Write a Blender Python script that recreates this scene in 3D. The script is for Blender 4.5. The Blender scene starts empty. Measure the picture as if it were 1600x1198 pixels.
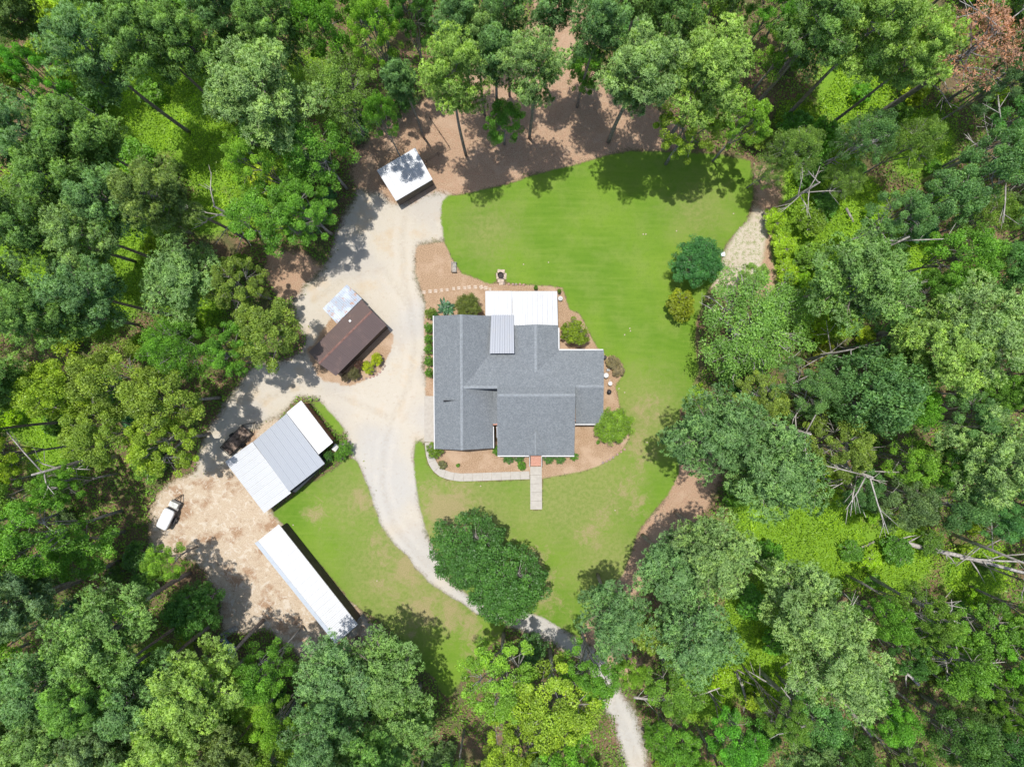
import bpy, math, random
import numpy as np
C = bpy.context.scene.collection
S = bpy.context.scene
R_ = random.Random(7)
RNG = np.random.default_rng(11)
CAM_H = 85.0

# ---------------------------------------------------------------- camera, light, exposure
cam_d = bpy.data.cameras.new('camera'); cam = bpy.data.objects.new('camera', cam_d); C.objects.link(cam)
cam.location = (0, 0, CAM_H); cam.rotation_euler = (0, 0, 0)
cam_d.sensor_width = 36; cam_d.lens = 24; cam_d.clip_end = 3000; cam_d.clip_start = 0.5
S.camera = cam
SHX, SHY = 0.094, -0.141           # shadow offset on the ground per metre of height
to_sun = np.array([-SHX, -SHY, 1.0]); to_sun /= np.linalg.norm(to_sun)
elev = math.asin(to_sun[2]); azim = math.atan2(to_sun[0], to_sun[1])
W = bpy.data.worlds.new('World'); S.world = W; W.use_nodes = True
nt = W.node_tree; bg = nt.nodes['Background']
sky = nt.nodes.new('ShaderNodeTexSky'); sky.sky_type = 'NISHITA'; sky.sun_disc = False
sky.sun_elevation = elev; sky.sun_rotation = azim; sky.air_density = 1.0; sky.dust_density = 1.5; sky.ozone_density = 1.0
nt.links.new(sky.outputs[0], bg.inputs[0]); bg.inputs[1].default_value = 0.15
sl = bpy.data.lights.new('sun', 'SUN'); sl.energy = 3.7; sl.angle = math.radians(0.53); sl.color = (1, 0.965, 0.91)
so = bpy.data.objects.new('sun', sl); C.objects.link(so); so.location = (0, 0, 60)
from mathutils import Vector, Matrix
so.rotation_euler = Vector(to_sun).to_track_quat('Z', 'Y').to_euler()
S.view_settings.view_transform = 'Standard'; S.view_settings.look = 'None'
S.view_settings.exposure = 0.56; S.view_settings.gamma = 1.0; S.view_settings.use_curve_mapping = False
S.cycles.max_bounces = 6; S.cycles.diffuse_bounces = 3; S.cycles.transmission_bounces = 3
S.cycles.use_denoising = True

# ---------------------------------------------------------------- helpers
def P(px, py, z=0.0):
    """survey point: photograph pixel -> place in metres at height z"""
    k = 0.75 / 800.0 * (CAM_H - z)
    return Vector(((px - 800) * k, (599 - py) * k, z))

def tag(o, label=None, cat=None, group=None, kind=None):
    if label: o['label'] = label
    if cat: o['category'] = cat
    if group: o['group'] = group
    if kind: o['kind'] = kind
    return o

def empty(name, loc, label, cat, group=None, rz=0.0):
    o = bpy.data.objects.new(name, None); C.objects.link(o); o.location = loc; o.rotation_euler = (0, 0, rz)
    o.empty_display_size = 0.5
    return tag(o, label, cat, group)

def link(name, me, parent=None, world=True):
    o = bpy.data.objects.new(name, me); C.objects.link(o)
    if parent is not None:
        o.parent = parent
        if world: o.matrix_parent_inverse = parent_inv(parent)
    return o

def parent_inv(p):
    M = Matrix.Translation(p.location) @ p.rotation_euler.to_matrix().to_4x4()
    if p.parent is not None: M = parent_world(p.parent) @ p.matrix_parent_inverse @ M
    return M.inverted()
def parent_world(p):
    M = Matrix.Translation(p.location) @ p.rotation_euler.to_matrix().to_4x4()
    if p.parent is not None: M = parent_world(p.parent) @ p.matrix_parent_inverse @ M
    return M

class MB:
    """collects polygons, builds ONE mesh"""
    def __init__(s): s.v = []; s.f = []
    def poly(s, *pts):
        n = len(s.v); s.v += [tuple(p) for p in pts]; s.f.append(tuple(range(n, n + len(pts)))); return s
    def hexa(s, b, t):
        """b, t: four bottom and four top points, same order (ccw from above)"""
        n = len(s.v); s.v += [tuple(p) for p in b] + [tuple(p) for p in t]
        s.f += [(n+3, n+2, n+1, n), (n+4, n+5, n+6, n+7)]
        for i in range(4):
            j = (i + 1) % 4; s.f.append((n+i, n+j, n+4+j, n+4+i))
        return s
    def box(s, c, sz, rz=0.0):
        cx, cy, cz = c; x, y, z = sz[0]/2, sz[1]/2, sz[2]/2
        co, si = math.cos(rz), math.sin(rz)
        q = [(cx + a*co - b*si, cy + a*si + b*co) for a, b in ((-x,-y),(x,-y),(x,y),(-x,y))]
        return s.hexa([(a, b, cz - z) for a, b in q], [(a, b, cz + z) for a, b in q])
    def slab(s, pts, th):
        """closed plate under an n-gon of 3D points"""
        n = len(s.v); k = len(pts)
        s.v += [tuple(p) for p in pts] + [(p[0], p[1], p[2] - th) for p in pts]
        s.f.append(tuple(range(n, n + k))); s.f.append(tuple(range(n + 2*k - 1, n + k - 1, -1)))
        for i in range(k):
            j = (i + 1) % k; s.f.append((n+i, n+k+i, n+k+j, n+j))
        return s
    def tube(s, pts, rad, n=6, cap=True):
        pts = [Vector(p) for p in pts]
        if not hasattr(rad, '__len__'): rad = [rad] * len(pts)
        base = len(s.v)
        for i, p in enumerate(pts):
            d = (pts[min(i+1, len(pts)-1)] - pts[max(i-1, 0)]).normalized()
            u = d.orthogonal().normalized() if abs(d.z) > 0.9 else d.cross(Vector((0, 0, 1))).normalized()
            if abs(d.z) > 0.9: u = (Vector((1, 0, 0)) - d * d.x).normalized()
            w = d.cross(u)
            for k in range(n):
                a = 2*math.pi*k/n
                s.v.append(tuple(p + (u*math.cos(a) + w*math.sin(a)) * rad[i]))
        for i in range(len(pts) - 1):
            for k in range(n):
                k2 = (k+1) % n
                s.f.append((base+i*n+k, base+i*n+k2, base+(i+1)*n+k2, base+(i+1)*n+k))
        if cap:
            s.f.append(tuple(base + k for k in range(n-1, -1, -1)))
            s.f.append(tuple(base + (len(pts)-1)*n + k for k in range(n)))
        return s
    def lathe(s, c, prof, n=20):
        base = len(s.v)
        for r, z in prof:
            for k in range(n):
                a = 2*math.pi*k/n; s.v.append((c[0]+r*math.cos(a), c[1]+r*math.sin(a), c[2]+z))
        for i in range(len(prof)-1):
            for k in range(n):
                k2 = (k+1) % n
                s.f.append((base+i*n+k, base+i*n+k2, base+(i+1)*n+k2, base+(i+1)*n+k))
        s.f.append(tuple(base + k for k in range(n-1, -1, -1)))
        s.f.append(tuple(base + (len(prof)-1)*n + k for k in range(n)))
        return s
    def mesh(s, name, mat=None, smooth=False):
        me = bpy.data.meshes.new(name); me.from_pydata(s.v, [], s.f); me.update()
        if mat: me.materials.append(mat)
        if smooth: me.polygons.foreach_set('use_smooth', [True]*len(me.polygons))
        return me
    def build(s, name, mat, parent=None, smooth=False):
        return link(name, s.mesh(name, mat, smooth), parent)

def mesh_np(name, v, f, mat, tone=None):
    me = bpy.data.meshes.new(name); k = f.shape[1]
    me.vertices.add(len(v)); me.vertices.foreach_set('co', v.astype(np.float32).ravel())
    me.loops.add(f.size); me.loops.foreach_set('vertex_index', f.astype(np.int32).ravel())
    me.polygons.add(len(f))
    me.polygons.foreach_set('loop_start', np.arange(0, f.size, k, dtype=np.int32))
    me.polygons.foreach_set('loop_total', np.full(len(f), k, dtype=np.int32))
    me.update(calc_edges=True)
    if tone is not None:
        for an, arr in (tone.items() if isinstance(tone, dict) else (('tone', tone),)):
            a = me.attributes.new(an, 'FLOAT', 'POINT'); a.data.foreach_set('value', arr.astype(np.float32))
    me.materials.append(mat)
    return me

# ---------------------------------------------------------------- node helpers
class NT:
    def __init__(s, name):
        s.m = bpy.data.materials.new(name); s.m.use_nodes = True; s.t = s.m.node_tree
        s.b = s.t.nodes['Principled BSDF']; s.out = s.t.nodes['Material Output']
    def n(s, typ, **kw):
        nd = s.t.nodes.new(typ)
        for k, v in kw.items():
            if hasattr(nd, k) and not k[0].isupper(): setattr(nd, k, v)
            else: nd.inputs[k.replace('_', ' ')].default_value = v
        return nd
    def l(s, a, b): s.t.links.new(a, b)
    def put(s, sock, v):
        if isinstance(v, (int, float)): sock.default_value = v
        elif isinstance(v, (tuple, list)): sock.default_value = (*v, 1.0) if len(v) == 3 and sock.type == 'RGBA' else v
        else: s.l(v, sock)
    def math(s, op, a, b=0.0, c=None, clamp=False):
        nd = s.n('ShaderNodeMath', operation=op, use_clamp=clamp); s.put(nd.inputs[0], a); s.put(nd.inputs[1], b)
        if c is not None: s.put(nd.inputs[2], c)
        return nd.outputs[0]
    def mix(s, f, a, b, bt='MIX'):
        nd = s.n('ShaderNodeMix', data_type='RGBA', blend_type=bt); s.put(nd.inputs[0], f); s.put(nd.inputs[6], a); s.put(nd.inputs[7], b)
        return nd.outputs[2]
    def co(s):
        g = s.n('ShaderNodeTexCoord'); return g.outputs['Object']
    def noise(s, vec, scale, detail=4, rough=0.55, dist=0.0):
        nd = s.n('ShaderNodeTexNoise'); s.l(vec, nd.inputs['Vector'])
        nd.inputs['Scale'].default_value = scale; nd.inputs['Detail'].default_value = detail
        nd.inputs['Roughness'].default_value = rough; nd.inputs['Distortion'].default_value = dist
        return nd.outputs['Fac']
    def step(s, x, lo, hi):
        nd = s.n('ShaderNodeMapRange', interpolation_type='SMOOTHSTEP'); s.put(nd.inputs[0], x)
        s.put(nd.inputs[1], lo); s.put(nd.inputs[2], hi); return nd.outputs[0]
    def attr(s, name, typ='GEOMETRY'):
        nd = s.n('ShaderNodeAttribute', attribute_name=name, attribute_type=typ); return nd.outputs['Fac']
    def bump(s, h, st, dist=0.05):
        nd = s.n('ShaderNodeBump'); s.l(h, nd.inputs['Height']); nd.inputs['Strength'].default_value = st; nd.inputs['Distance'].default_value = dist
        s.l(nd.outputs[0], s.b.inputs['Normal'])

def simple(name, col, rough=0.7, metal=0.0, var=0.25, scale=1.5, spec=0.3, bump=0.0):
    k = NT(name); c = k.co()
    f = k.noise(c, scale, 5, 0.6)
    dark = tuple(x*(1-var) for x in col); lite = tuple(min(1, x*(1+var)) for x in col)
    colr = k.mix(k.step(f, 0.3, 0.7), dark, lite); k.l(colr, k.b.inputs['Base Color'])
    k.b.inputs['Roughness'].default_value = rough; k.b.inputs['Metallic'].default_value = metal
    k.b.inputs['Specular IOR Level'].default_value = spec
    if bump: k.bump(k.noise(c, scale*8, 3), bump)
    return k.m

def leaf_mat(name, sat=1.0, trans=0.28, rough=0.55):
    """foliage: own colour of each tree (object colour) times a leaf-to-leaf variation"""
    k = NT(name)
    oi = k.n('ShaderNodeObjectInfo'); tone = k.attr('tone')
    mul = k.n('ShaderNodeMapRange'); k.l(tone, mul.inputs[0]); mul.inputs[3].default_value = 0.55; mul.inputs[4].default_value = 1.45
    c1 = k.mix(1.0, oi.outputs['Color'], mul.outputs[0], 'MULTIPLY')
    hue = k.step(tone, 0.55, 1.0)
    c2 = k.mix(k.math('MULTIPLY', hue, 0.35), c1, k.mix(1.0, c1, (1.5, 1.15, 0.55), 'MULTIPLY'))
    k.l(c2, k.b.inputs['Base Color']); k.b.inputs['Roughness'].default_value = rough
    k.b.inputs['Specular IOR Level'].default_value = 0.35
    tr = k.n('ShaderNodeBsdfTranslucent'); k.l(k.mix(1.0, c2, (1.5, 1.5, 0.6), 'MULTIPLY'), tr.inputs['Color'])
    mx = k.n('ShaderNodeMixShader'); mx.inputs[0].default_value = trans
    k.l(k.b.outputs[0], mx.inputs[1]); k.l(tr.outputs[0], mx.inputs[2]); k.l(mx.outputs[0], k.out.inputs[0])
    return k.m
# ---------------------------------------------------------------- value noise in numpy
def _h(ix, iy, s):
    n = (ix*374761393 + iy*668265263 + s*1442695041) & 0xffffffff
    n = ((n ^ (n >> 13)) * 1274126177) & 0xffffffff
    return ((n ^ (n >> 16)) & 0xffff) / 65535.0
def vnoise(x, y, sc, seed=0, octv=3):
    out = 0; amp = 1; tot = 0
    for o in range(octv):
        X = x/sc*2**o; Y = y/sc*2**o
        ix = np.floor(X).astype(np.int64); iy = np.floor(Y).astype(np.int64)
        fx = X-ix; fy = Y-iy; fx = fx*fx*(3-2*fx); fy = fy*fy*(3-2*fy); s = seed*17+o
        a = _h(ix, iy, s)*(1-fx)+_h(ix+1, iy, s)*fx; b = _h(ix, iy+1, s)*(1-fx)+_h(ix+1, iy+1, s)*fx
        out = out + amp*(a*(1-fy)+b*fy); tot += amp; amp *= 0.5
    return out/tot

def sdist(x, y, poly):
    """signed distance (m) to a polygon given in photograph pixels on the ground; positive inside"""
    pts = [P(a, b)[:2] for a, b in poly]; n = len(pts)
    d = np.full(x.shape, 1e9); ins = np.zeros(x.shape, bool)
    for i in range(n):
        ax, ay = pts[i]; bx, by = pts[(i+1) % n]
        ex, ey = bx-ax, by-ay; L = ex*ex+ey*ey+1e-9
        t = np.clip(((x-ax)*ex+(y-ay)*ey)/L, 0, 1)
        d = np.minimum(d, (x-ax-t*ex)**2+(y-ay-t*ey)**2)
        c = ((ay > y) != (by > y)) & (x < (bx-ax)*(y-ay)/((by-ay) if by != ay else 1e-9)+ax)
        ins ^= c
    d = np.sqrt(d); return np.where(ins, d, -d)
def discs(x, y, lst):
    """soft patches (px, py, radius px): positive near"""
    d = np.full(x.shape, -50.0)
    for a, b, r in lst:
        p = P(a, b); d = np.maximum(d, r*0.0797-np.hypot(x-p.x, y-p.y))
    return d

LAWN = [(691,315),(700,306),(725,303),(760,296),(800,285),(830,275),(870,265),(905,256),(945,243),(985,236),(1060,238),(1120,242),(1172,252),
 (1176,280),(1176,310),(1168,345),(1150,362),(1135,380),(1127,400),(1125,430),(1105,455),(1088,500),(1085,540),(1092,580),(1078,612),(1062,640),(1063,690),(1060,740),
 (1045,772),(1020,800),(995,832),(984,870),(972,900),(950,918),(930,940),(915,975),(905,996),(880,984),(850,964),(815,952),(770,950),(735,932),(700,900),
 (680,860),(664,822),(656,790),(650,750),(648,715),(650,690),(658,688),(664,700),(668,722),(680,738),(700,750),(760,751),(829,749),(829,796),(846,796),(848,747),
 (870,744),(900,738),(935,728),(960,715),(975,700),(985,685),(970,640),(962,600),(973,588),(975,572),(966,560),(945,556),(935,545),(925,530),(905,490),(890,482),(880,449),(860,446),
 (800,444),(790,441),(789,424),(776,424),(774,443),(765,443),(750,436),(722,426),(705,400),(694,375),(690,345)]
LAWN_W = [(555,716),(570,745),(580,775),(590,812),(606,838),(632,868),(665,905),(700,930),(742,955),(790,974),(782,992),(760,1012),(735,1036),(716,1075),(700,1090),
 (672,1050),(640,1016),(612,985),(585,965),(560,952),(520,905),(480,860),(446,822),(425,806),(452,780),(490,752),(520,735),(545,712)]
LAWN_S = [(487,628),(499,627),(520,648),(539,672),(530,682),(517,668),(500,645)]
DRIVE = [(700,302),(692,325),(691,352),(694,376),(655,379),(647,395),(648,425),(652,450),(661,470),(664,520),(664,618),(684,618),(684,690),(662,690),(650,690),(648,715),
 (650,750),(656,790),(664,822),(680,860),(700,900),(735,932),(770,950),(815,952),(850,964),(880,984),(905,998),(930,1018),(950,1040),(962,1070),(985,1110),(1003,1150),(1012,1200),(1030,1300),
 (985,1300),(978,1200),(972,1165),(955,1120),(935,1085),(922,1050),(902,1022),(870,1003),(832,990),(790,974),(742,955),(700,930),(665,905),(632,868),(606,838),(590,812),(580,775),(570,745),
 (556,716),(548,694),(535,668),(512,645),(495,622),(470,622),(430,650),(400,665),(352,722),(330,738),(300,745),(318,690),(345,640),(375,605),(400,575),(440,565),(478,555),(480,530),(462,500),(458,470),
 (480,445),(505,418),(520,395),(530,360),(545,330),(560,300),(590,300),(615,320),(650,318),(680,300)]
YARD = [(352,722),(400,665),(430,650),(470,700),(450,770),(420,800),(440,818),(490,880),(560,955),(590,985),(640,1030),(600,1050),(560,1020),(520,1030),(480,1035),(455,1010),(430,990),(395,985),(350,985),(340,930),(320,890),(290,870),(232,868),(236,800),(250,770),(275,750),(310,735)]
STRAW = [(705,303),(680,300),(655,322),(615,322),(588,300),(560,296),(545,270),(560,235),(590,200),(640,170),(690,140),(740,100),(820,70),(850,-60),(900,-60),(925,60),(960,140),(1060,190),(1080,236),(985,234),(905,256),(830,275),(760,296)]
STRAW2 = [(418,390),(470,395),(505,415),(482,440),(462,462),(440,470),(415,430)]
STRAW3 = [(1062,700),(1110,690),(1125,740),(1105,790),(1070,830),(1040,880),(1010,910),(985,960),(970,1010),(1010,1040),(985,1075),(950,1050),(925,1010),(910,990),(935,935),(972,900),(984,868),(1000,828),(1045,772),(1060,740)]
STRAW4 = [(1175,262),(1215,250),(1225,300),(1205,350),(1208,400),(1215,440),(1190,470),(1170,430),(1172,360),(1182,310)]
SANDR = [(1178,325),(1200,330),(1195,400),(1180,450),(1130,470),(1110,450),(1127,405),(1135,380),(1150,362),(1168,345)]
ORANGE_BED = [(494,590),(530,602),(570,596),(600,578),(610,548),(612,520),(560,470),(540,470),(480,550)]
BED_W = [(664,450),(690,455),(765,440),(765,500),(690,520),(682,620),(664,620)]
BED_N = [(650,382),(694,376),(705,400),(722,426),(750,436),(765,443),(800,446),(860,446),(880,449),(890,482),(905,490),(925,530),(935,545),(900,560),(760,520),(690,520),(664,470),(658,450),(648,425)]
BED_E = [(930,540),(966,558),(976,572),(974,588),(962,600),(968,640),(986,680),(975,702),(960,715),(935,728),(900,738),(870,744),(846,747),(846,700),(900,640),(930,600)]
BED_S = [(672,690),(830,690),(830,742),(720,745),(695,736),(684,722),(678,704)]
GREEN = [(1335,140,62),(1440,225,55),(1400,870,60),(1520,900,50),(1480,1000,50),(130,360,150),(200,120,110),(330,240,60),(1280,300,70),(250,170,75),(380,260,45),(330,330,40),(480,130,40),(100,30,60),(180,400,50),(300,480,50),(150,470,60),(60,420,60),(420,300,60),(350,120,60),
 (1265,400,75),(1240,330,55),(1330,330,60),(1300,470,60),(1230,480,50),(1250,850,90),(1200,800,60),(1190,960,60),(1190,1040,60),(1300,820,50),(1160,330,0),(1330,860,50),
 (60,640,60),(90,720,50),(340,1100,60),(420,1150,60),(250,1050,50),(1130,1010,40),(1100,1080,50),(1400,400,60),(1080,620,20),(1290,240,50),(1250,200,40)]
DRY = [(700,795,42),(675,770,22),(640,890,34),(600,860,26),(660,950,34),(712,960,30),(566,790,22),(970,762,20),(1010,640,18),(1000,700,22),(950,810,18),(830,890,34),(850,940,26),(995,790,14),(930,840,16),(600,930,18),(495,800,12),(740,1000,24)]

GREYD = [(600,760,62),(650,870,52),(740,940,54),(590,700,44),(850,985,54),(980,1130,60),(655,500,34),(940,1050,40),(672,650,30),(1170,385,60),(660,300,20)]
PALE = [(900,760,100),(720,810,95),(1000,650,70),(640,900,110),(950,880,70),(560,780,60),(830,800,50),(1090,330,40),(760,360,40)]
ROAD = [(640,300),(628,370),(632,440),(640,480),(648,540),(640,600),(612,655),(600,700),(597,760),(615,820),(655,870),(710,915),(780,955),(850,975),(915,1015),(950,1075),(985,1160),(1020,1260)]
ROAD2 = [(640,480),(600,420),(545,430),(490,470)]; ROAD3 = [(612,655),(560,630),(480,600),(420,620),(350,690),(320,760),(370,830),(430,930)]
def pdist(x, y, pl):
    d = np.full(x.shape, 1e9)
    for p_, q_ in zip(pl[:-1], pl[1:]):
        a, b2 = P(*p_), P(*q_); ex, ey = b2.x-a.x, b2.y-a.y; t = np.clip(((x-a.x)*ex+(y-a.y)*ey)/(ex*ex+ey*ey), 0, 1)
        d = np.minimum(d, np.hypot(x-a.x-t*ex, y-a.y-t*ey))
    return d
gx0, gx1, gy0, gy1, gs = -84.0, 84.0, -68.0, 68.0, 0.4
NX = int((gx1-gx0)/gs)+1; NY = int((gy1-gy0)/gs)+1
GX, GY = np.meshgrid(np.linspace(gx0, gx1, NX), np.linspace(gy0, gy1, NY))
x = GX.ravel(); y = GY.ravel()
wx = x + (vnoise(x, y, 2.2, 1)-.5)*1.1; wy = y + (vnoise(x, y, 2.2, 2)-.5)*1.1      # ragged edges
lx = x + (vnoise(x, y, 3.5, 3)-.5)*0.45; ly = y + (vnoise(x, y, 3.5, 4)-.5)*0.45
def mx(*a):
    o = a[0]
    for b in a[1:]: o = np.maximum(o, b)
    return o
sd = {}
sd['lawn'] = mx(sdist(lx, ly, LAWN), sdist(wx, wy, LAWN_W), sdist(lx, ly, LAWN_S))
sd['drive'] = sdist(wx, wy, DRIVE)
sd['yard'] = mx(sdist(wx, wy, YARD), sdist(wx, wy, SANDR))
sd['straw'] = mx(sdist(wx, wy, STRAW), sdist(wx, wy, STRAW2), sdist(wx, wy, STRAW3), sdist(wx, wy, STRAW4))
sd['bed'] = mx(sdist(lx, ly, BED_N), sdist(lx, ly, BED_E), sdist(lx, ly, BED_S), sdist(lx, ly, BED_W), sdist(wx, wy, ORANGE_BED))
sd['green'] = discs(wx, wy, GREEN)
sd['dry'] = discs(wx, wy, DRY)
sd['greyd'] = discs(wx, wy, GREYD); sd['pale'] = discs(wx, wy, PALE)
sd['road'] = np.minimum(np.minimum(pdist(x, y, ROAD), pdist(x, y, ROAD2)), pdist(x, y, ROAD3))
for k in sd: sd[k] = np.clip(sd[k], -6, 6)

def ground_mat():
    k = NT('ground'); c = k.co()
    n1 = k.noise(c, 0.35, 5, 0.6); n2 = k.noise(c, 2.2, 6, 0.7); n3 = k.noise(c, 9.0, 4, 0.7); n4 = k.noise(c, 0.11, 3, 0.5)
    nf = k.noise(c, 26.0, 3, 0.75); nm2 = k.noise(c, 1.1, 6, 0.72, 1.2)
    gfac = k.step(k.math('ADD', k.attr('greyd'), k.math('MULTIPLY', k.math('SUBTRACT', n1, 0.5), 5.0)), -1.5, 2.5)
    def edge(name, amp, w):     # ragged transition
        s = k.math('ADD', k.attr(name), k.math('MULTIPLY', k.math('SUBTRACT', n2, 0.5), amp))
        s = k.math('ADD', s, k.math('MULTIPLY', k.math('SUBTRACT', n3, 0.5), amp*0.7))
        return k.step(s, -w, w)
    # forest floor: leaf litter and red clay
    litter = k.mix(k.step(n3, 0.35, 0.68), (0.075, 0.052, 0.032), (0.24, 0.155, 0.095))
    litter = k.mix(k.step(n2, 0.5, 0.75), litter, (0.30, 0.17, 0.10))
    col = k.mix(k.math('MULTIPLY', k.step(n1, 0.35, 0.65), 0.6), litter, (0.05, 0.09, 0.022))
    # rank green growth
    g = k.mix(k.step(n3, 0.3, 0.7), (0.07, 0.15, 0.015), (0.19, 0.32, 0.03))
    col = k.mix(edge('green', 3.0, 0.8), col, g)
    # pine straw
    st = k.mix(k.step(n3, 0.34, 0.68), (0.23, 0.145, 0.088), (0.41, 0.290, 0.195))
    st = k.mix(k.step(n2, 0.42, 0.75), st, (0.33, 0.20, 0.13)); st = k.mix(k.math('MULTIPLY', k.step(nm2, .55, .7), .6), st, (0.22, 0.13, 0.085)); st = k.mix(k.math('MULTIPLY', k.step(n3, .62, .7), .5), st, (0.46, 0.34, 0.25))
    st = k.mix(k.math('MULTIPLY', k.step(n1, 0.5, 0.7), 0.45), st, (0.41, 0.30, 0.21))
    col = k.mix(edge('straw', 1.8, 0.35), col, st)
    # trampled sandy yard: pale sand, straw litter, reddish clay patches
    sand = k.mix(k.step(n3, 0.35, 0.65), (0.35, 0.27, 0.19), (0.47, 0.39, 0.295))
    sand = k.mix(k.math('MULTIPLY', k.step(n1, 0.50, 0.62), .85), sand, k.mix(k.step(n3, .4, .6), (0.21, 0.125, 0.07), (0.33, 0.21, 0.13)))
    sand = k.mix(k.math('MULTIPLY', k.step(n2, 0.55, 0.68), .65), sand, (0.19, 0.135, 0.08))
    sand = k.mix(k.math('MULTIPLY', k.step(nm2, 0.52, 0.62), 0.8), sand, (0.49, 0.435, 0.36))
    sand = k.mix(k.math('MULTIPLY', k.step(nf, 0.6, 0.72), 0.7), sand, (0.50, 0.43, 0.33))
    sand = k.mix(k.math('MULTIPLY', gfac, .85), sand, k.mix(k.step(k.math('ADD', k.math('MULTIPLY', n2, .5), k.math('MULTIPLY', n3, .5)), .49, .56), (0.43, 0.375, 0.31), (0.19, 0.23, 0.09)))
    col = k.mix(edge('yard', 1.6, 0.4), col, sand)
    # crushed limestone drive
    dr = k.mix(k.step(nf, 0.25, 0.75), (0.36, 0.322, 0.262), (0.49, 0.445, 0.37))
    dr = k.mix(k.math('MULTIPLY', k.step(n1, 0.48, 0.70), 0.7), dr, (0.42, 0.33, 0.22))
    dr = k.mix(k.math('MULTIPLY', gfac, .85), dr, k.mix(k.step(nf, 0.3, 0.7), (0.315, 0.302, 0.28), (0.445, 0.43, 0.40)))
    rd = k.math('ADD', k.attr('road'), k.math('MULTIPLY', k.math('SUBTRACT', n2, .5), .5)); trk = k.math('SUBTRACT', 1.0, k.step(k.math('ABSOLUTE', k.math('SUBTRACT', rd, 0.85)), 0.12, 0.5))
    mid = k.math('SUBTRACT', 1.0, k.step(rd, 0.1, 0.55))
    dr = k.mix(k.math('MULTIPLY', k.math('MULTIPLY', trk, k.step(n1, .35, .6)), .24), dr, (0.47, 0.435, 0.385)); dr = k.mix(k.math('MULTIPLY', k.math('MULTIPLY', mid, k.step(n2, .35, .6)), .20), dr, (0.25, 0.21, 0.16))
    dr = k.mix(k.math('MULTIPLY', k.step(n4, 0.5, 0.62), 0.55), dr, (0.36, 0.335, 0.30))
    dr = k.mix(k.math('MULTIPLY', k.step(n2, 0.54, 0.7), 0.35), dr, (0.28, 0.225, 0.165))
    dr = k.mix(k.math('MULTIPLY', k.step(n3, .56, .70), .28), dr, (0.24, 0.20, 0.16)); dr = k.mix(k.math('MULTIPLY', k.step(nm2, .54, .68), .4), dr, (0.47, 0.425, 0.355))
    col = k.mix(edge('drive', 2.0, 0.55), col, dr)
    # mulch beds
    bd = k.mix(k.step(n3, 0.34, 0.66), (0.215, 0.137, 0.080), (0.385, 0.272, 0.178))
    bd = k.mix(k.math('MULTIPLY', k.step(nm2, .55, .7), .45), bd, (0.21, 0.13, 0.085)); bd = k.mix(k.math('MULTIPLY', k.step(n1, 0.45, 0.65), 0.5), bd, (0.44, 0.325, 0.23))
    col = k.mix(edge('bed', 0.9, 0.14), col, bd)
    # lawn with mowing lines, thin and dry patches
    w = k.n('ShaderNodeTexWave', wave_type='RINGS', rings_direction='Z'); 
    mp = k.n('ShaderNodeMapping'); k.l(c, mp.inputs[0]); mp.inputs['Location'].default_value = (-6, 46, 0); k.l(mp.outputs[0], w.inputs[0])
    w.inputs['Scale'].default_value = 0.36; w.inputs['Distortion'].default_value = 2.5; w.inputs['Detail'].default_value = 2; w.inputs['Detail Scale'].default_value = 0.4
    lw = k.mix(k.step(n4, 0.35, 0.65), (0.092, 0.178, 0.016), (0.132, 0.218, 0.023))
    lw = k.mix(k.math('MULTIPLY', w.outputs['Fac'], 0.13), lw, (0.16, 0.24, 0.032))
    lw = k.mix(k.math('MULTIPLY', k.step(n1, 0.42, 0.7), 0.55), lw, (0.16, 0.215, 0.045))
    lw = k.mix(k.math('MULTIPLY', k.step(n2, 0.45, 0.75), 0.45), lw, (0.072, 0.145, 0.016))
    sm = k.n('ShaderNodeMapping'); k.l(c, sm.inputs[0]); sm.inputs['Rotation'].default_value = (0, 0, .12); sm.inputs['Scale'].default_value = (.12, 1.6, 1); ns = k.noise(sm.outputs[0], 1.3, 5, .7); lw = k.mix(k.math('MULTIPLY', k.step(ns, .45, .7), .35), lw, (0.17, 0.235, 0.04))
    lw = k.mix(k.math('MULTIPLY', k.step(n3, .5, .72), .35), lw, (0.07, 0.135, 0.015))
    fine = k.n('ShaderNodeMapRange'); k.l(nf, fine.inputs[0]); fine.inputs[3].default_value = 0.72; fine.inputs[4].default_value = 1.3
    lw = k.mix(1.0, lw, fine.outputs[0], 'MULTIPLY')
    lw = k.mix(k.math('MULTIPLY', k.step(k.math('ADD', k.attr('pale'), k.math('MULTIPLY', k.math('SUBTRACT', nm2, .5), 9.0)), -3.5, 4.5), 0.7), lw, k.mix(k.step(n2, .35, .65), (0.155, 0.185, 0.050), (0.23, 0.225, 0.085)))
    dsd = k.math('ADD', k.attr('dry'), k.math('MULTIPLY', k.math('SUBTRACT', n1, 0.5), 9.0))
    dsd = k.math('ADD', dsd, k.math('MULTIPLY', k.math('SUBTRACT', nm2, 0.5), 9.0))
    dfac = k.math('MULTIPLY', k.step(dsd, -0.8, 2.6), 0.8)
    lw = k.mix(dfac, lw, k.mix(k.step(n3, .35, .65), (0.20, 0.18, 0.075), (0.32, 0.24, 0.14)))
    col = k.mix(edge('lawn', 0.95, 0.15), col, lw)
    k.l(col, k.b.inputs['Base Color']); k.b.inputs['Roughness'].default_value = 0.95; k.b.inputs['Specular IOR Level'].default_value = 0.1
    h = k.math('ADD', k.math('MULTIPLY', n3, 0.6), nf); k.bump(h, 0.55, 0.06)
    return k.m
GM = ground_mat()
zz = 0.04*(vnoise(x, y, 5, 9)-.5)*np.clip(-mx(sd['drive'], sd['lawn'], sd['bed'])/3, 0, 1)*3
idx = np.arange(NX*NY).reshape(NY, NX)
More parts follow.
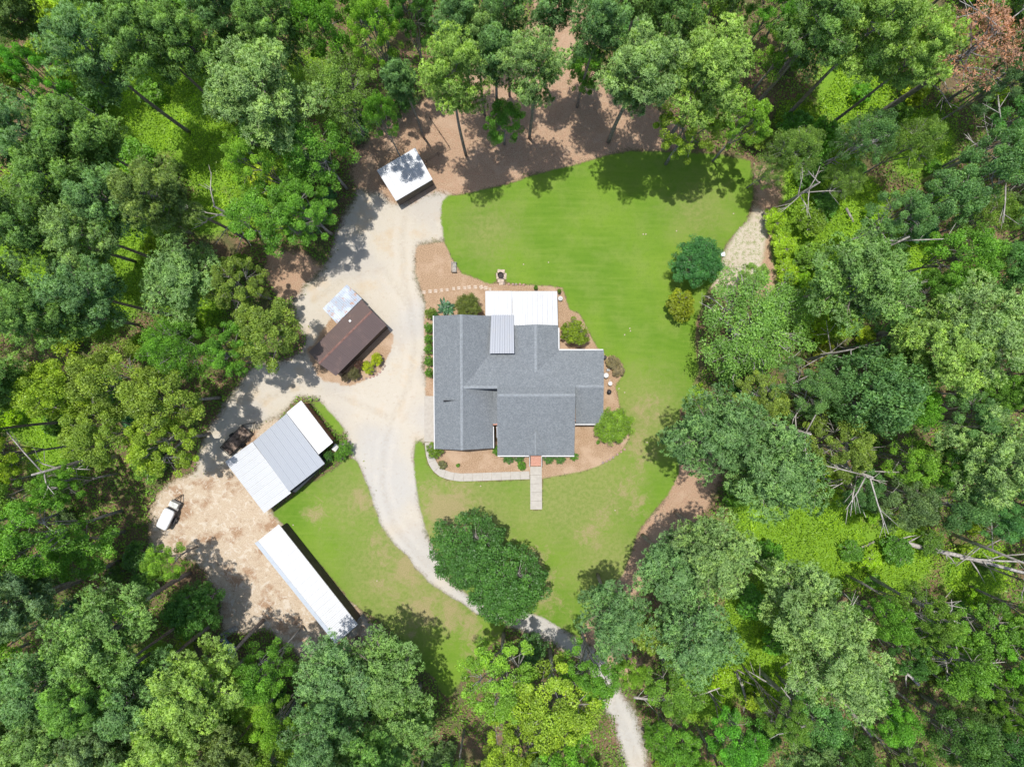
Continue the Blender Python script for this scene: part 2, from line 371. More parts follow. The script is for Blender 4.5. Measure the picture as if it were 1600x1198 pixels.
F = np.stack([idx[:-1, :-1], idx[:-1, 1:], idx[1:, 1:], idx[1:, :-1]], -1).reshape(-1, 4)
fc = {k: v[F].mean(1) for k, v in sd.items()}
own = np.zeros(len(F), int)                                  # 0 forest floor
for i, kname in enumerate(('green', 'straw', 'yard', 'drive', 'bed', 'lawn'), 1): own[fc[kname] > 0] = i
nm = ['forest_floor', 'green_ground', 'pine_straw_ground', 'dirt_yard', 'gravel_driveway', 'mulch_bed', 'lawn']
V = np.stack([x, y, zz], 1)
for i, n_ in enumerate(nm):
    f = F[own == i]
    u, inv = np.unique(f, return_inverse=True)
    me = mesh_np(n_, V[u], inv.reshape(f.shape), GM, {k: v[u] for k, v in sd.items()})
    tag(link(n_, me), kind='structure')
# land beyond the surveyed area, out to the horizon
far_m = simple('far_land', (0.045, 0.085, 0.03), 0.95, var=0.5, scale=0.12, spec=0.1)
b = MB(); O = 1500.0; e = 0.05
for q in (((-O,-O),(O,-O),(O,gy0+e),(-O,gy0+e)), ((-O,gy1-e),(O,gy1-e),(O,O),(-O,O)), ((-O,gy0+e),(gx0+e,gy0+e),(gx0+e,gy1-e),(-O,gy1-e)), ((gx1-e,gy0+e),(O,gy0+e),(O,gy1-e),(gx1-e,gy1-e))):
    b.poly(*[(a, c_, -0.08) for a, c_ in q])
tag(b.build('distant_ground', far_m), kind='structure')
# ---------------------------------------------------------------- materials of built things
def shingle_mat():
    k = NT('asphalt_shingles'); c = k.co()
    v = k.n('ShaderNodeTexVoronoi', Scale=8.0); k.l(c, v.inputs['Vector'])
    a = k.noise(c, 12, 4, 0.7); n2 = k.noise(c, 1.2, 5, 0.6)
    sep = k.n('ShaderNodeSeparateColor'); k.l(v.outputs['Color'], sep.inputs[0])
    col = k.mix(sep.outputs[0], (0.118, 0.131, 0.140), (0.188, 0.204, 0.215))
    col = k.mix(k.math('MULTIPLY', k.step(k.noise(c, 4.5, 3, .8, 1.5), 0.5, 0.62), 0.45), col, (0.105, 0.115, 0.127)); col = k.mix(k.math('MULTIPLY', k.step(a, 0.4, 0.7), 0.4), col, (0.225, 0.243, 0.255))
    col = k.mix(k.math('MULTIPLY', k.step(n2, 0.4, 0.75), 0.25), col, (0.11, 0.12, 0.13))
    k.l(col, k.b.inputs['Base Color']); k.b.inputs['Roughness'].default_value = 0.9; k.b.inputs['Specular IOR Level'].default_value = 0.2
    k.bump(a, 0.4, 0.03); return k.m
SHING = shingle_mat()
def metal_mat(name, col, dirt=(0.30, 0.28, 0.25), amount=0.25, rough=0.45):
    k = NT(name); c = k.co()
    n1 = k.noise(c, 0.8, 5, 0.65); n2 = k.noise(c, 6, 4, 0.7)
    f = k.math('MULTIPLY', k.step(n1, 0.5, 0.78), amount); col1 = k.mix(f, col, dirt)
    col2 = k.mix(k.math('MULTIPLY', k.step(n2, 0.68, 0.76), amount), col1, tuple(q*0.55 for q in dirt))
    k.l(col2, k.b.inputs['Base Color']); k.b.inputs['Roughness'].default_value = rough; k.b.inputs['Metallic'].default_value = 0.0
    k.b.inputs['Specular IOR Level'].default_value = 0.5
    return k.m
WHITE_MET = metal_mat('white_roof_metal', (0.43, 0.44, 0.455))
PATIO_MET = metal_mat('weathered_white_roof_metal', (0.36, 0.37, 0.385), amount=0.5)
PALE_MET = metal_mat('pale_grey_roof_metal', (0.24, 0.255, 0.285), amount=0.3)
GREY_MET = metal_mat('grey_roof_metal', (0.235, 0.257, 0.290), (0.26, 0.28, 0.31), amount=0.2)
BROWN_MET = metal_mat('brown_roof_metal', (0.115, 0.082, 0.075), (0.20, 0.13, 0.11), amount=0.7)
def rust_mat():
    k = NT('rusted_zinc'); c = k.co(); n1 = k.noise(c, 1.6, 5, 0.7); n2 = k.noise(c, 0.5, 3)
    col = k.mix(k.step(n1, 0.54, 0.66), k.mix(k.step(n2, .4, .6), (0.28, 0.32, 0.38), (0.42, 0.47, 0.54)), (0.33, 0.19, 0.13))
    k.l(col, k.b.inputs['Base Color']); k.b.inputs['Roughness'].default_value = 0.5; return k.m
RUST_MET = rust_mat()
WHITE = simple('white_trim_paint', (0.46, 0.46, 0.45), 0.5, var=0.06)
BRICK = NT('brick_wall'); _c = BRICK.co(); _bt = BRICK.n('ShaderNodeTexBrick'); BRICK.l(_c, _bt.inputs[0])
_bt.inputs['Scale'].default_value = 4.0; _bt.inputs['Color1'].default_value = (.34, .13, .085, 1); _bt.inputs['Color2'].default_value = (.42, .19, .12, 1); _bt.inputs['Mortar'].default_value = (.45, .40, .36, 1)
_bt.inputs['Row Height'].default_value = .3; _bt.inputs['Mortar Size'].default_value = 0.02
BRICK.l(_bt.outputs[0], BRICK.b.inputs['Base Color']); BRICK.b.inputs['Roughness'].default_value = .9; BRICK = BRICK.m
DKWOOD = simple('dark_stained_siding', (0.075, 0.05, 0.038), 0.8)
REDWOOD = simple('red_brown_siding', (0.17, 0.075, 0.05), 0.8)
GREYWOOD = simple('weathered_grey_wood', (0.30, 0.28, 0.25), 0.85, var=0.3, scale=5)
BLACK = simple('black_metal', (0.018, 0.018, 0.02), 0.5)
CONC = simple('concrete', (0.35, 0.325, 0.285), 0.9, var=0.07, scale=2.5, bump=0.3)
STONE = simple('pale_paver', (0.40, 0.32, 0.25), 0.9, var=0.25, scale=4, bump=0.3)
GREYM = simple('galvanised_steel', (0.34, 0.35, 0.36), 0.4, 0.6)
CAP = simple('ridge_shingle', (0.205, 0.222, 0.234), 0.9, var=0.15, scale=4)
TYRE = simple('rubber', (0.02, 0.02, 0.022), 0.9)
GLASS = simple('dark_window_glass', (0.02, 0.025, 0.03), 0.12, spec=0.6)

def lerp(a, b, t): return a + (b-a)*t
def quad_panels(parent, name, q, mat, width=0.9, rib=0.035, gap=0.003, along=0, th=0.02, lift=0.0, ribs=4):
    """metal sheets side by side over quad q = [a,b,c,d]; sheets counted along a->b (d->c), their ribs run a->d"""
    a, b, c, d = [Vector(p) for p in q]
    if along: a, b, c, d = b, c, d, a
    L = ((b-a).length+(c-d).length)/2; n = max(1, round(L/width)); out = []
    nrm = (b-a).cross(d-a).normalized()
    if nrm.z < 0: nrm = -nrm
    for i in range(n):
        m = MB(); t0, t1 = i/n + gap/L, (i+1)/n - gap/L
        cols = []
        for r in range(ribs):
            s0 = lerp(t0, t1, (r+0.02)/ribs)
            w = (t1-t0)/ribs
            cols += [(s0, 1), (s0+w*0.16, 1), (s0+w*0.30, 0), (s0+w*0.86, 0)]
        cols.append((t1, 1))
        dz = lift + (0.003 if i % 2 else 0.0)                     # sheets lap over each other
        top = [lerp(a, b, s)+nrm*(rib*h+dz+th) for s, h in cols]; bot = [lerp(d, c, s)+nrm*(rib*h+dz+th) for s, h in cols]
        for j in range(len(cols)-1): m.poly(bot[j], bot[j+1], top[j+1], top[j])
        A, B, C_, D = (lerp(a, b, t0)+nrm*dz, lerp(a, b, t1)+nrm*dz, lerp(d, c, t1)+nrm*dz, lerp(d, c, t0)+nrm*dz)
        m.poly(A, B, C_, D)
        m.poly(*([A]+[B]+top[::-1])); m.poly(*([D]+bot+[C_]))
        m.poly(A, top[0], bot[0], D); m.poly(B, C_, bot[-1], top[-1])
        out.append(m.build(name, mat, parent))
    return out

def inset(q, d):
    c = sum((Vector(p) for p in q), Vector())/4
    return [Vector(p) + (c-Vector(p)).normalized()*d for p in q]
def wall_quad(parent, q, zt, mat, name='wall', th=0.14, skip=()):
    """four walls under the quad q (tops may slope: zt list)"""
    for i in range(4):
        if i in skip: continue
        j = (i+1) % 4; a = Vector(q[i]); b2 = Vector(q[j]); dr = (b2-a); dr.z = 0; dr.normalize(); nn = Vector((dr.y, -dr.x, 0))
        a2 = a - dr*0.0 ; e = b2 - dr*th
        B = [(a2.x, a2.y, 0), (e.x, e.y, 0), (e.x-nn.x*th, e.y-nn.y*th, 0), (a2.x-nn.x*th, a2.y-nn.y*th, 0)]
        T = [(B[0][0], B[0][1], zt[i]), (B[1][0], B[1][1], zt[j]), (B[2][0], B[2][1], zt[j]), (B[3][0], B[3][1], zt[i])]
        if True:
            m = MB(); m.hexa(B, T); m.build(name, mat, parent)
def centre(q): 
    c = sum((Vector(p) for p in q), Vector())/len(q); return (c.x, c.y, 0)

# ================================================================ THE HOUSE
E_, R1, R2 = 2.9, 5.75, 5.05
house = empty('house', P(800, 600, 0), 'large brick house with grey shingle gables and white metal patio roof on the lawn', 'house')
def roofpoly(pts, th=0.16, name='roof', mat=SHING, parent=None):
    m = MB(); m.slab([P(a, b_, z) for a, b_, z in pts], th); return m.build(name, mat, parent or house)
# west wing, ridge north-south
wr = R2+0.12
roofs = {}
roofs['w1'] = roofpoly([(677.6, 493.6, E_), (679.4, 701.0, E_), (721.8, 703.0, wr), (720.6, 491.3, wr)])
roofs['w2'] = roofpoly([(720.6, 491.3, wr), (721.8, 703.0, wr), (770.3, 700.0, E_), (768.0, 493.5, E_)])
# the long north slope: full height between 777 and 899, one step lower beyond
roofs['n'] = roofpoly([(722, 605, R2), (722, 548, E_-0.03), (943.5, 547, E_-0.03), (943.5, 604, R2), (899.3, 604, R2), (899.3, 618, R1), (777, 618, R1), (777, 605, R2)])
roofs['s'] = roofpoly([(776.6, 617.8, R1), (777.2, 711.3, 2.75), (897.2, 711.3, 2.75), (899.3, 617.8, R1)])
roofs['e'] = roofpoly([(899.5, 603.9, R2), (899.5, 662.2, E_-.02), (942.3, 662.2, E_-.02), (943.5, 603.9, R2)])
roofs['v'] = roofpoly([(769.6, 607, E_+.04), (769.6, 662, E_+.04), (777.6, 662, 2.7), (777.6, 607, 2.7)], .08)
# north wing gable, ridge at 837
roofs['g1'] = roofpoly([(802.5, 508.8, E_+.02), (802.5, 566, E_+.02), (837.3, 582, 4.2), (837.3, 506.8, 4.2)])
roofs['g2'] = roofpoly([(837.3, 506.8, 4.2), (837.3, 582, 4.2), (872.6, 560, E_+.02), (872.2, 508.2, E_+.02)])
# small porch gable over the front steps
roofs['p1'] = roofpoly([(836.8, 708.5, 3.18), (836.8, 672, 4.22), (816, 706, 2.96), (820, 711.6, 2.80)], 0.05)
roofs['p2'] = roofpoly([(836.8, 708.5, 3.18), (852, 711.6, 2.80), (856, 706, 2.96), (836.8, 672, 4.22)], 0.05)
# closing walls under the steps in the roof
def vwall(pts, name, mat, th=0.1, parent=None):
    m = MB(); a, b_, c, d = [P(*p) for p in pts]
    n = (b_-a); n.z = 0; n = Vector((n.y, -n.x, 0)).normalized()*th
    m.hexa([a, b_, b_+n, a+n], [d, c, c+n, d+n]); return m.build(name, mat, parent or house)
WALLC = simple('pale_siding', (0.46, 0.43, 0.38), 0.8, var=0.08)
# walls of the house
def hwall(p0, p1, z1, z2=None, mat=BRICK, zb=0.0):
    a = P(p0[0], p0[1], E_); b2 = P(p1[0], p1[1], E_); dr = (b2-a); dr.z = 0; dr.normalize(); n = Vector((dr.y, -dr.x, 0))*-0.2
    z2 = z2 or z1; m = MB(); A = Vector((a.x, a.y, zb)); B = Vector((b2.x, b2.y, zb))
    m.hexa([A, B, B+n, A+n], [Vector((A.x, A.y, z1)), Vector((B.x, B.y, z2)), Vector((B.x+n.x, B.y+n.y, z2)), Vector((A.x+n.x, A.y+n.y, z1))])
    return m.build('wall', mat, house)
o = 5.0; zw = E_-0.13
hwall((677.6+o, 701-o), (677.6+o, 493.5+o+1), zw)                       # west
hwall((683, 694), (769-o, 694), zw); hwall((683.2, 499), (766-o, 499), zw)
hwall((764.8, 694), (764.8, 664), zw); hwall((782, 706), (782, 664), zw); hwall((768, 664), (780, 664), zw)
hwall((785.5, 706), (829, 706), 2.6); hwall((846, 706), (893, 706), 2.6); hwall((893.5, 706), (893.5, 664), zw)
hwall((897, 658), (938, 658), zw); hwall((938.5, 655), (938.5, 551), zw); hwall((878, 552), (935, 552), zw)
hwall((867.8, 548), (867.8, 513), zw); hwall((808, 513), (864, 513), zw); hwall((807, 500), (807, 512), zw)
# gable faces (triangles of pale siding)
def gable(p0, pr, p1, z0, zr, mat=WALLC):
    a, r, b2 = P(p0[0], p0[1], z0), P(pr[0], pr[1], zr), P(p1[0], p1[1], z0)
    y_ = (a.y+b2.y)/2; 
    a.y = b2.y = r.y = y_
    m = MB(); n = Vector((0, 0.1, 0)); 
    m.v += [tuple(a), tuple(b2), tuple(r), tuple(a+n), tuple(b2+n), tuple(r+n)]; m.f += [(0,1,2), (5,4,3), (0,3,4,1), (1,4,5,2), (2,5,3,0)]
    return m.build('gable', mat, house)
gable((684, 695), (721.5, 697), (764, 695), E_, wr-0.22); gable((684, 498.5), (721, 498), (763, 498.5), E_, wr-0.22)
gable((808, 512.5), (837.3, 512), (866, 512.5), E_, 4.0)
# step walls in the roof, set just under the roof edges
def xstep(px, y0, z0, y1, z1, lo0, lo1, dx=0.0):
    a, b2 = P(px, y0, z0), P(px, y1, z1); m = MB(); t = 0.06
    m.hexa([(a.x-t+dx, a.y, lo0), (a.x+t+dx, a.y, lo0), (b2.x+t+dx, b2.y, lo1), (b2.x-t+dx, b2.y, lo1)][::-1], [(a.x-t+dx, a.y, z0), (a.x+t+dx, a.y, z0), (b2.x+t+dx, b2.y, z1), (b2.x-t+dx, b2.y, z1)][::-1])
    return m.build('step_wall', SHING, house)
xstep(778.5, 620, R1-.2, 709, 2.62, 2.6, 2.3); xstep(896.8, 620, R1-.2, 709, 2.62, 2.6, 2.3)
xstep(943.0, 606, R2-.2, 660, E_-.2, 2.6, 2.6, -0.35); xstep(943.0, 602, R2-.2, 549, E_-.2, 2.6, 2.6, -0.35)
m = MB(); a, b2 = P(724, 606.2, R2-.05), P(776.5, 606.2, R2-.05)          # south face of the short ridge by the west wing
m.hexa([(a.x, a.y-.06, 2.8), (b2.x, b2.y-.06, 2.8), (b2.x, b2.y+.06, 2.8), (a.x, a.y+.06, 2.8)], [(a.x, a.y-.06, R2-.06), (b2.x, b2.y-.06, R2-.06), (b2.x, b2.y+.06, R2-.06), (a.x, a.y+.06, R2-.06)]); m.build('step_wall', SHING, house)
# ridge caps
def cap(p0, p1, w=0.17, h=0.05):
    a, b2 = P(*p0), P(*p1); d = (b2-a).normalized(); s = Vector((0, 0, 1)).cross(d).normalized()*w
    m = MB(); up = Vector((0, 0, h)); dn = Vector((0, 0, -w*0.5))
    for sg in (1, -1):
        q = [a+up, b2+up, b2+s*sg+dn+up, a+s*sg+dn+up]
        if sg < 0: q = q[::-1]
        m.slab(q if (q[1]-q[0]).cross(q[2]-q[0]).z > 0 else q[::-1], 0.04)
    return m.build('ridge_cap', CAP, house)
cap((720.6, 491.3, wr), (721.8, 703, wr)); cap((724, 605, R2), (777, 605, R2)); cap((777.5, 617.6, R1), (898.5, 617.6, R1))
cap((900, 603.7, R2), (943.3, 603.7, R2)); cap((837.3, 506.8, 4.2), (837.3, 581, 4.2)); cap((836.8, 710.5, 3.16), (836.8, 674, 4.2), 0.1)
cap((690, 612, 3.45), (719, 611, 4.95), 0.09, 0.03)
# gutters and barge boards
def bar(parent, pts, w, h, mat, name):
    a, b2 = Vector(pts[0]), Vector(pts[1]); d = (b2-a); dh = Vector((d.x, d.y, 0)).normalized(); s = Vector((dh.y, -dh.x, 0))*w/2; u = Vector((0, 0, h))
    m = MB(); m.hexa([a-s-u, b2-s-u, b2+s-u, a+s-u] if False else [a+s-u, b2+s-u, b2-s-u, a-s-u], [a+s, b2+s, b2-s, a-s]); return m.build(name, mat, parent)
for p0, p1 in (((677.2, 493.2, E_-.02), (679.0, 701.4, E_-.02)), ((777.5, 712.3, 2.72), (826.5, 712.3, 2.72)), ((846.5, 712.3, 2.72), (897.3, 712.3, 2.72)),
               ((898.2, 662.9, E_-.05), (940.8, 662.9, E_-.05)), ((873, 546.3, E_-.05), (942.5, 546.3, E_-.05)), ((873.1, 512, E_-.02), (873.4, 545, E_-.02))):
    bar(house, (P(*p0), P(*p1)), 0.14, 0.13, WHITE, 'gutter')
for p0, p1 in (((771.0, 666, E_-.02), (771.3, 700, E_-.02)), ((776.4, 666, 4.2), (776.8, 684, 3.5))):
    bar(house, (P(*p0), P(*p1)), 0.1, 0.16, WHITE, 'gutter')
m = MB(); a = P(697.0, 626.0, 4.06); b2 = P(713.0, 624.8, 4.66)                # thin black wedge lying on the roof
m.slab([P(692.8, 627.6, 3.92), P(713.2, 624.8, 4.80), P(692.8, 625.4, 3.92)][::-1] if False else [P(692.8, 625.2, 4.02), P(692.8, 628.0, 4.02), P(713.2, 625.0, 4.78)], 0.06); m.build('roof_vent_or_wedge', BLACK, house)
for px_, py_, z_ in ((733.5, 563.5, 4.35), (908, 571, 4.0)):
    v = P(px_, py_, z_); m = MB(); m.tube([v-Vector((0, 0, .3)), v+Vector((0, 0, .12))], 0.05, 8); m.build('vent_pipe', CAP, house)
# metal roofs at the back
def meshpart(name, parent, loc):        # a group part: tiny carrier frame under the sheets
    pass
fr = MB()
for p0, p1 in (((759, 455.5, 2.5), (759, 492, 2.85)), ((869.5, 456, 2.5), (871, 506, 2.85)), ((800, 455.5, 2.5), (800, 490, 2.85)), ((759, 455.5, 2.42), (869.5, 455.8, 2.42))):
    a, b2 = P(*p0), P(*p1); fr.tube([a, b2], 0.05, 4)
pframe = fr.build('patio_roof', GREYWOOD, house)
quad_panels(pframe, 'roof_panel', [P(758.3, 454.8, 2.55), P(799.6, 454.8, 2.55), P(799.6, 492.8, 2.95), P(758.6, 493.5, 2.95)], WHITE_MET, 0.55, ribs=2)
quad_panels(pframe, 'roof_panel', [P(799.8, 455.0, 2.53), P(870.5, 455.0, 2.53), P(871.8, 508.5, 2.90), P(799.8, 508.5, 2.90)], PATIO_MET, 0.62, ribs=3, rib=.016)
quad_panels(pframe, 'roof_panel', [P(803, 490.2, 2.78), P(820.2, 490.2, 2.78), P(820.2, 508.0, 2.93), P(803, 508.0, 2.93)], WHITE_MET, 0.62, ribs=2, lift=0.04)
for px_, py_ in ((760, 457), (800, 457), (835, 457), (869, 457)):
    v = P(px_, py_, 2.4); m = MB(); m.box((v.x, v.y, 1.2), (0.1, 0.1, 2.38)); m.build('post', WHITE, house)
fr = MB(); q = [P(767.4, 492.0, 3.15), P(802.6, 492.0, 3.15), P(803.6, 552.0, 4.0), P(765.0, 552.2, 4.0)]
fr.slab([q[3]-Vector((0,0,.04)), q[2]-Vector((0,0,.04)), q[1]-Vector((0,0,.04)), q[0]-Vector((0,0,.04))] if False else [Vector(v)-Vector((0,0,.02)) for v in (q[3], q[2], q[1], q[0])], 0.10)
lean = fr.build('lean_to_roof', GREYWOOD, house)
quad_panels(lean, 'roof_panel', [q[0], q[1], q[2], q[3]], PALE_MET, 0.52, ribs=2, rib=.022)
# front steps
m = MB()
for i in range(4):
    a, b2 = P(829, 709+i*4.5), P(845.3, 714+i*4.5); zt = 0.62-0.15*i
    m.hexa([(a.x, b2.y, 0), (b2.x, b2.y, 0), (b2.x, a.y+.003*i, 0), (a.x, a.y+.003*i, 0)], [(a.x, b2.y, zt), (b2.x, b2.y, zt), (b2.x, a.y+.003*i, zt), (a.x, a.y+.003*i, zt)])
st = m.build('front_steps', BRICK, house)
for xx in (827.6, 846.4):
    m = MB(); a, b2 = P(xx, 711, 1.6), P(xx, 728.5, 1.0); m.tube([a, b2], 0.055, 6)
    for t in (0, .33, .66, 1): v = lerp(a, b2, t); m.tube([(v.x, v.y, 0), tuple(v)], 0.04, 5)
    m.build('handrail', WHITE, st)
m = MB(); a = P(837, 706); m.box((a.x, a.y+.05, 1.35), (1.0, 0.08, 2.05)); m.build('door', WHITE, house)
for wx_, wy_ in ((805, 706), (868, 706), (700, 694), (742, 694), (918, 658)):
    a = P(wx_, wy_, E_); m = MB(); m.box((a.x, a.y-.03, 1.55), (1.1, 0.06, 1.3)); w_ = m.build('window', WHITE, house)
    m = MB(); m.box((a.x, a.y-.07, 1.55), (0.96, 0.03, 1.16)); m.build('pane', GLASS, w_)

# ================================================================ walks
def slabwalk(name, label, cl, wid, n_, mat=CONC, zt=0.09, cat='walkway'):
    """concrete walk cast in bays; cl = centreline pixels"""
    r = empty(name, P(*cl[0]), label, cat)
    pts = [P(*p) for p in cl]; seg = [(pts[i+1]-pts[i]).length for i in range(len(pts)-1)]; T = sum(seg)
    def at(s):
        for i, q_ in enumerate(seg):
            if s <= q_ or i == len(seg)-1: 
                d = (pts[i+1]-pts[i]).normalized(); return pts[i]+d*s, d
            s -= q_
    for i in range(n_):
        m = MB(); L, Rr = [], []
        for j in range(4):
            s = T*(i+j/3)/n_; s = min(max(s, 0), T-1e-4); s += (0.012 if j == 0 else -0.012 if j == 3 else 0)
            p, d = at(max(s, 0)); s2 = min(s+.4, T-.001); s1 = max(s-.4, 0); d = (at(s2)[0]-at(s1)[0]).normalized(); nn = Vector((-d.y, d.x, 0))*wid/2
            L.append(p+nn); Rr.append(p-nn)
        for j in range(3):
            q = [Rr[j], Rr[j+1], L[j+1], L[j]]; m.hexa([(v.x, v.y, -.05) for v in q], [(v.x, v.y, zt) for v in q])
        m.build('slab', mat, r)
    return r
slabwalk('front_walk', 'straight concrete walk running down from the front steps', [(837.4, 728.5), (837.8, 795.5)], 1.45, 5)
slabwalk('curved_walk', 'narrow curved concrete walk from the carport apron to the front walk',
         [(670, 691), (671.5, 708), (675, 721), (681, 731), (690, 738.5), (702, 743), (718, 745.4), (740, 745), (780, 743.5), (827.5, 742)], 0.98, 13, zt=0.07)
slabwalk('carport_apron', 'concrete apron along the west wall of the house', [(671.5, 618.5), (671.5, 690)], 1.35, 4, zt=0.05)
sp = [(662.5, 456.5), (672, 455.2), (680.7, 454.6), (689.8, 453.4), (698.6, 452.7), (708.8, 451), (716.7, 450), (726.2, 449.6), (733, 448.8), (742.7, 448.6), (752, 448.8), (759, 450), (765.5, 452)]
for i, (a_, b_) in enumerate(sp):
    c_ = P(a_, b_); m = MB(); s_ = 0.18+0.05*R_.random()
    m.box((0, 0, 0.02), (2*s_, 2*s_, 0.08), R_.uniform(-.12, .12) + (0.6 if i == 10 else 0)); ob = m.build('stepping_stone', STONE)
    ob.location = c_
    tag(ob, 'square pale stepping stone crossing the straw bed behind the house', 'stepping stone', 'stepping stones crossing the straw bed')

# ================================================================ outbuildings
def shed_mono(root, q_top, mat, wallmat, inset_d, width, along, ribs=4, skip=(), wall=True):
    qi = inset([(p.x, p.y, 0) for p in q_top], inset_d)
    if wall: wall_quad(root, qi, [q_top[i].z-0.1 for i in range(4)], wallmat, skip=skip)
    m = MB(); lo = [p-Vector((0, 0, .04)) for p in inset(q_top, 0.06)]
    for i in range(4): m.tube([lo[i], lo[(i+1) % 4]], 0.05, 4)
    fr_ = m.build('roof', GREYWOOD, root)
    quad_panels(fr_, 'roof_panel', q_top, mat, width, along=along, ribs=ribs, rib=(0.012 if mat is GREY_MET else 0.03)); return fr_
# small white roofed shed by the pines
q = [P(588.7, 266.4, 2.7), P(618.8, 314.3, 2.7), P(676.0, 280.5, 2.5), P(648.8, 231.0, 2.5)]
shN = empty('open_shed', centre(q), 'square shed with white metal roof mottled by tree shade below the pines', 'shed')
shed_mono(shN, q, WHITE_MET, simple('brown_shed_board', (0.12, 0.095, 0.075), .85), 0.2, 0.9, 1)
# brown gabled shed with rusted lean-to
q = [P(482.5, 550, 2.9), P(524.6, 587, 2.9), P(604, 507.5, 2.9), P(565.2, 468.3, 2.9)]
shB = empty('brown_shed', centre(q), 'dark brown metal roofed gable shed beside the yellow green shrub', 'shed')
ra, rb = (q[0]+q[1])/2, (q[3]+q[2])/2; ra.z = rb.z = 4.3
wall_quad(shB, inset([(p.x, p.y, 0) for p in q], 0.35), [2.75]*4, DKWOOD)
for e0, e1, r1, r0, nn in ((q[0], q[3], rb, ra, 'n'), (q[1], q[2], rb, ra, 's')):
    m = MB(); m.slab([v-Vector((0, 0, .05)) for v in ((e0, e1, r1, r0) if nn == 's' else (r0, r1, e1, e0))], 0.08); rf = m.build('roof', DKWOOD, shB)
    quad_panels(rf, 'roof_panel', [e0, e1, r1, r0], BROWN_MET, 0.9, rib=0.014)
m = MB(); d_ = (rb-ra).normalized(); s_ = Vector((d_.y, -d_.x, 0))*.13; up = Vector((0, 0, .075)); dn = Vector((0, 0, -.11))
for sg in (1, -1):
    qq = [ra+up, rb+up, rb+s_*sg+dn+up, ra+s_*sg+dn+up]; m.slab(qq if (qq[1]-qq[0]).cross(qq[2]-qq[0]).z > 0 else qq[::-1], .03)
m.build('ridge_cap', simple('rusty_ridge', (.20, .11, .09), .6, scale=3), shB)
ga = inset([(p.x, p.y, 0) for p in q], 0.35)
for A_, B_, Rr_ in ((ga[0], ga[1], ra), (ga[3], ga[2], rb)):
    m = MB(); r_ = Vector(((A_.x+B_.x)/2, (A_.y+B_.y)/2, 4.1)); n_ = (Vector(centre(q))-r_); n_.z = 0; n_ = n_.normalized()*.1
    A2, B2 = Vector((A_.x, A_.y, 2.75)), Vector((B_.x, B_.y, 2.75)); k0 = len(m.v)
    m.v += [tuple(A2), tuple(B2), tuple(r_), tuple(A2+n_), tuple(B2+n_), tuple(r_+n_)]; m.f += [(0, 1, 2), (5, 4, 3), (0, 3, 4, 1), (1, 4, 5, 2), (2, 5, 3, 0)]
    m.build('gable', DKWOOD, shB)
v = P(547.3, 501.5, 3.65); m = MB(); m.box(v+Vector((0, 0, .1)), (.26, .26, .2), .7); m.build('roof_vent_or_wedge', WHITE, shB)
q2 = [P(504.3, 482, 2.45), P(526.5, 505.5, 2.78), P(565.6, 466.5, 2.78), P(542.2, 444.5, 2.45)]
m = MB()
for v in inset(q2, .3): m.box((v.x, v.y, 1.15), (.12, .12, 2.3))
lt = m.build('lean_to', GREYWOOD, shB)
quad_panels(lt, 'roof_panel', q2, RUST_MET, 0.75, along=1, rib=0.05, ribs=2) if False else quad_panels(lt, 'roof_panel', [q2[3], q2[0], q2[1], q2[2]], RUST_MET, 0.7, rib=0.03, ribs=3)
# workshop of three joined roofs
wk = empty('workshop', P(440, 710), 'workshop with grey metal roof between two white metal roofs beside the driveway', 'workshop')
q = [P(448, 646, 3.0), P(395.4, 690, 3.0), P(451.9, 767.8, 3.0), P(507.4, 724, 3.0)]
shed_mono(wk, q, GREY_MET, simple('charcoal_siding', (.05, .055, .06), .8), 0.35, 0.9, 0, ribs=4)
q = [P(394.4, 690, 2.92), P(351.8, 721, 2.65), P(413, 801.3, 2.65), P(454.7, 770, 2.92)]
shed_mono(wk, q, WHITE_MET, simple('dark_board', (.06, .055, .05), .8), 0.3, 0.9, 1, ribs=4, skip=(1,))
q = [P(470.5, 625.5, 2.75), P(447.6, 644.5, 2.92), P(498, 709.6, 2.92), P(520.3, 691, 2.75)]
shed_mono(wk, q, WHITE_MET, REDWOOD, 0.42, 0.9, 1, ribs=4)
c0, c1 = P(513, 727, 1.9), P(464, 770, 1.9)
m = MB(); m.slab([c1+Vector((-.1, .1, 0)), c0+Vector((-.2, .3, 0)), c0+Vector((-.7, -.1, .3)), c1+Vector((-.7, .2, .3))][::-1], .05)
m.build('shade_sheet', simple('charcoal_shade', (.035, .04, .045), .6), wk)  # dark slab added to stand in for shade on the wall and ground
m = MB(); v = P(525, 699, .4); m.box(v, (.6, .8, .8), -.6); m.build('air_conditioner', simple('beige_unit', (.45, .45, .43), .6), wk)
# long shed
q = [P(435.6, 818.8, 2.5), P(403.4, 844.6, 2.95), P(529.3, 1001.5, 2.95), P(559.2, 975.3, 2.5)]
ls = empty('long_shed', centre(q), 'long narrow shed under a bright white ribbed metal roof beside the west lawn', 'shed')
q3 = [P(403.2, 844.8, 2.93), P(398, 848, 2.55), P(524.2, 1005.3, 2.55), P(529.1, 1001.7, 2.93)]
wall_quad(ls, inset([Vector((p.x, p.y, 0)) for p in (q[0], q3[1], q3[2], q[3])], .35), [2.4, 2.45, 2.45, 2.4], simple('dark_shed_wood', (.07, .05, .04), .85), skip=(1,))
m = MB()
for i in range(4): m.tube([inset(q, .1)[i]-Vector((0, 0, .05)), inset(q, .1)[(i+1) % 4]-Vector((0, 0, .05))], .05, 4)
rf = m.build('roof', GREYWOOD, ls)
quad_panels(rf, 'roof_panel', q, WHITE_MET, 0.92, along=1); 
quad_panels(rf, 'edge_panel', q3, metal_mat('blue_white_roof_metal', (0.44, 0.48, 0.54)), 3.0, along=1, rib=0.012)
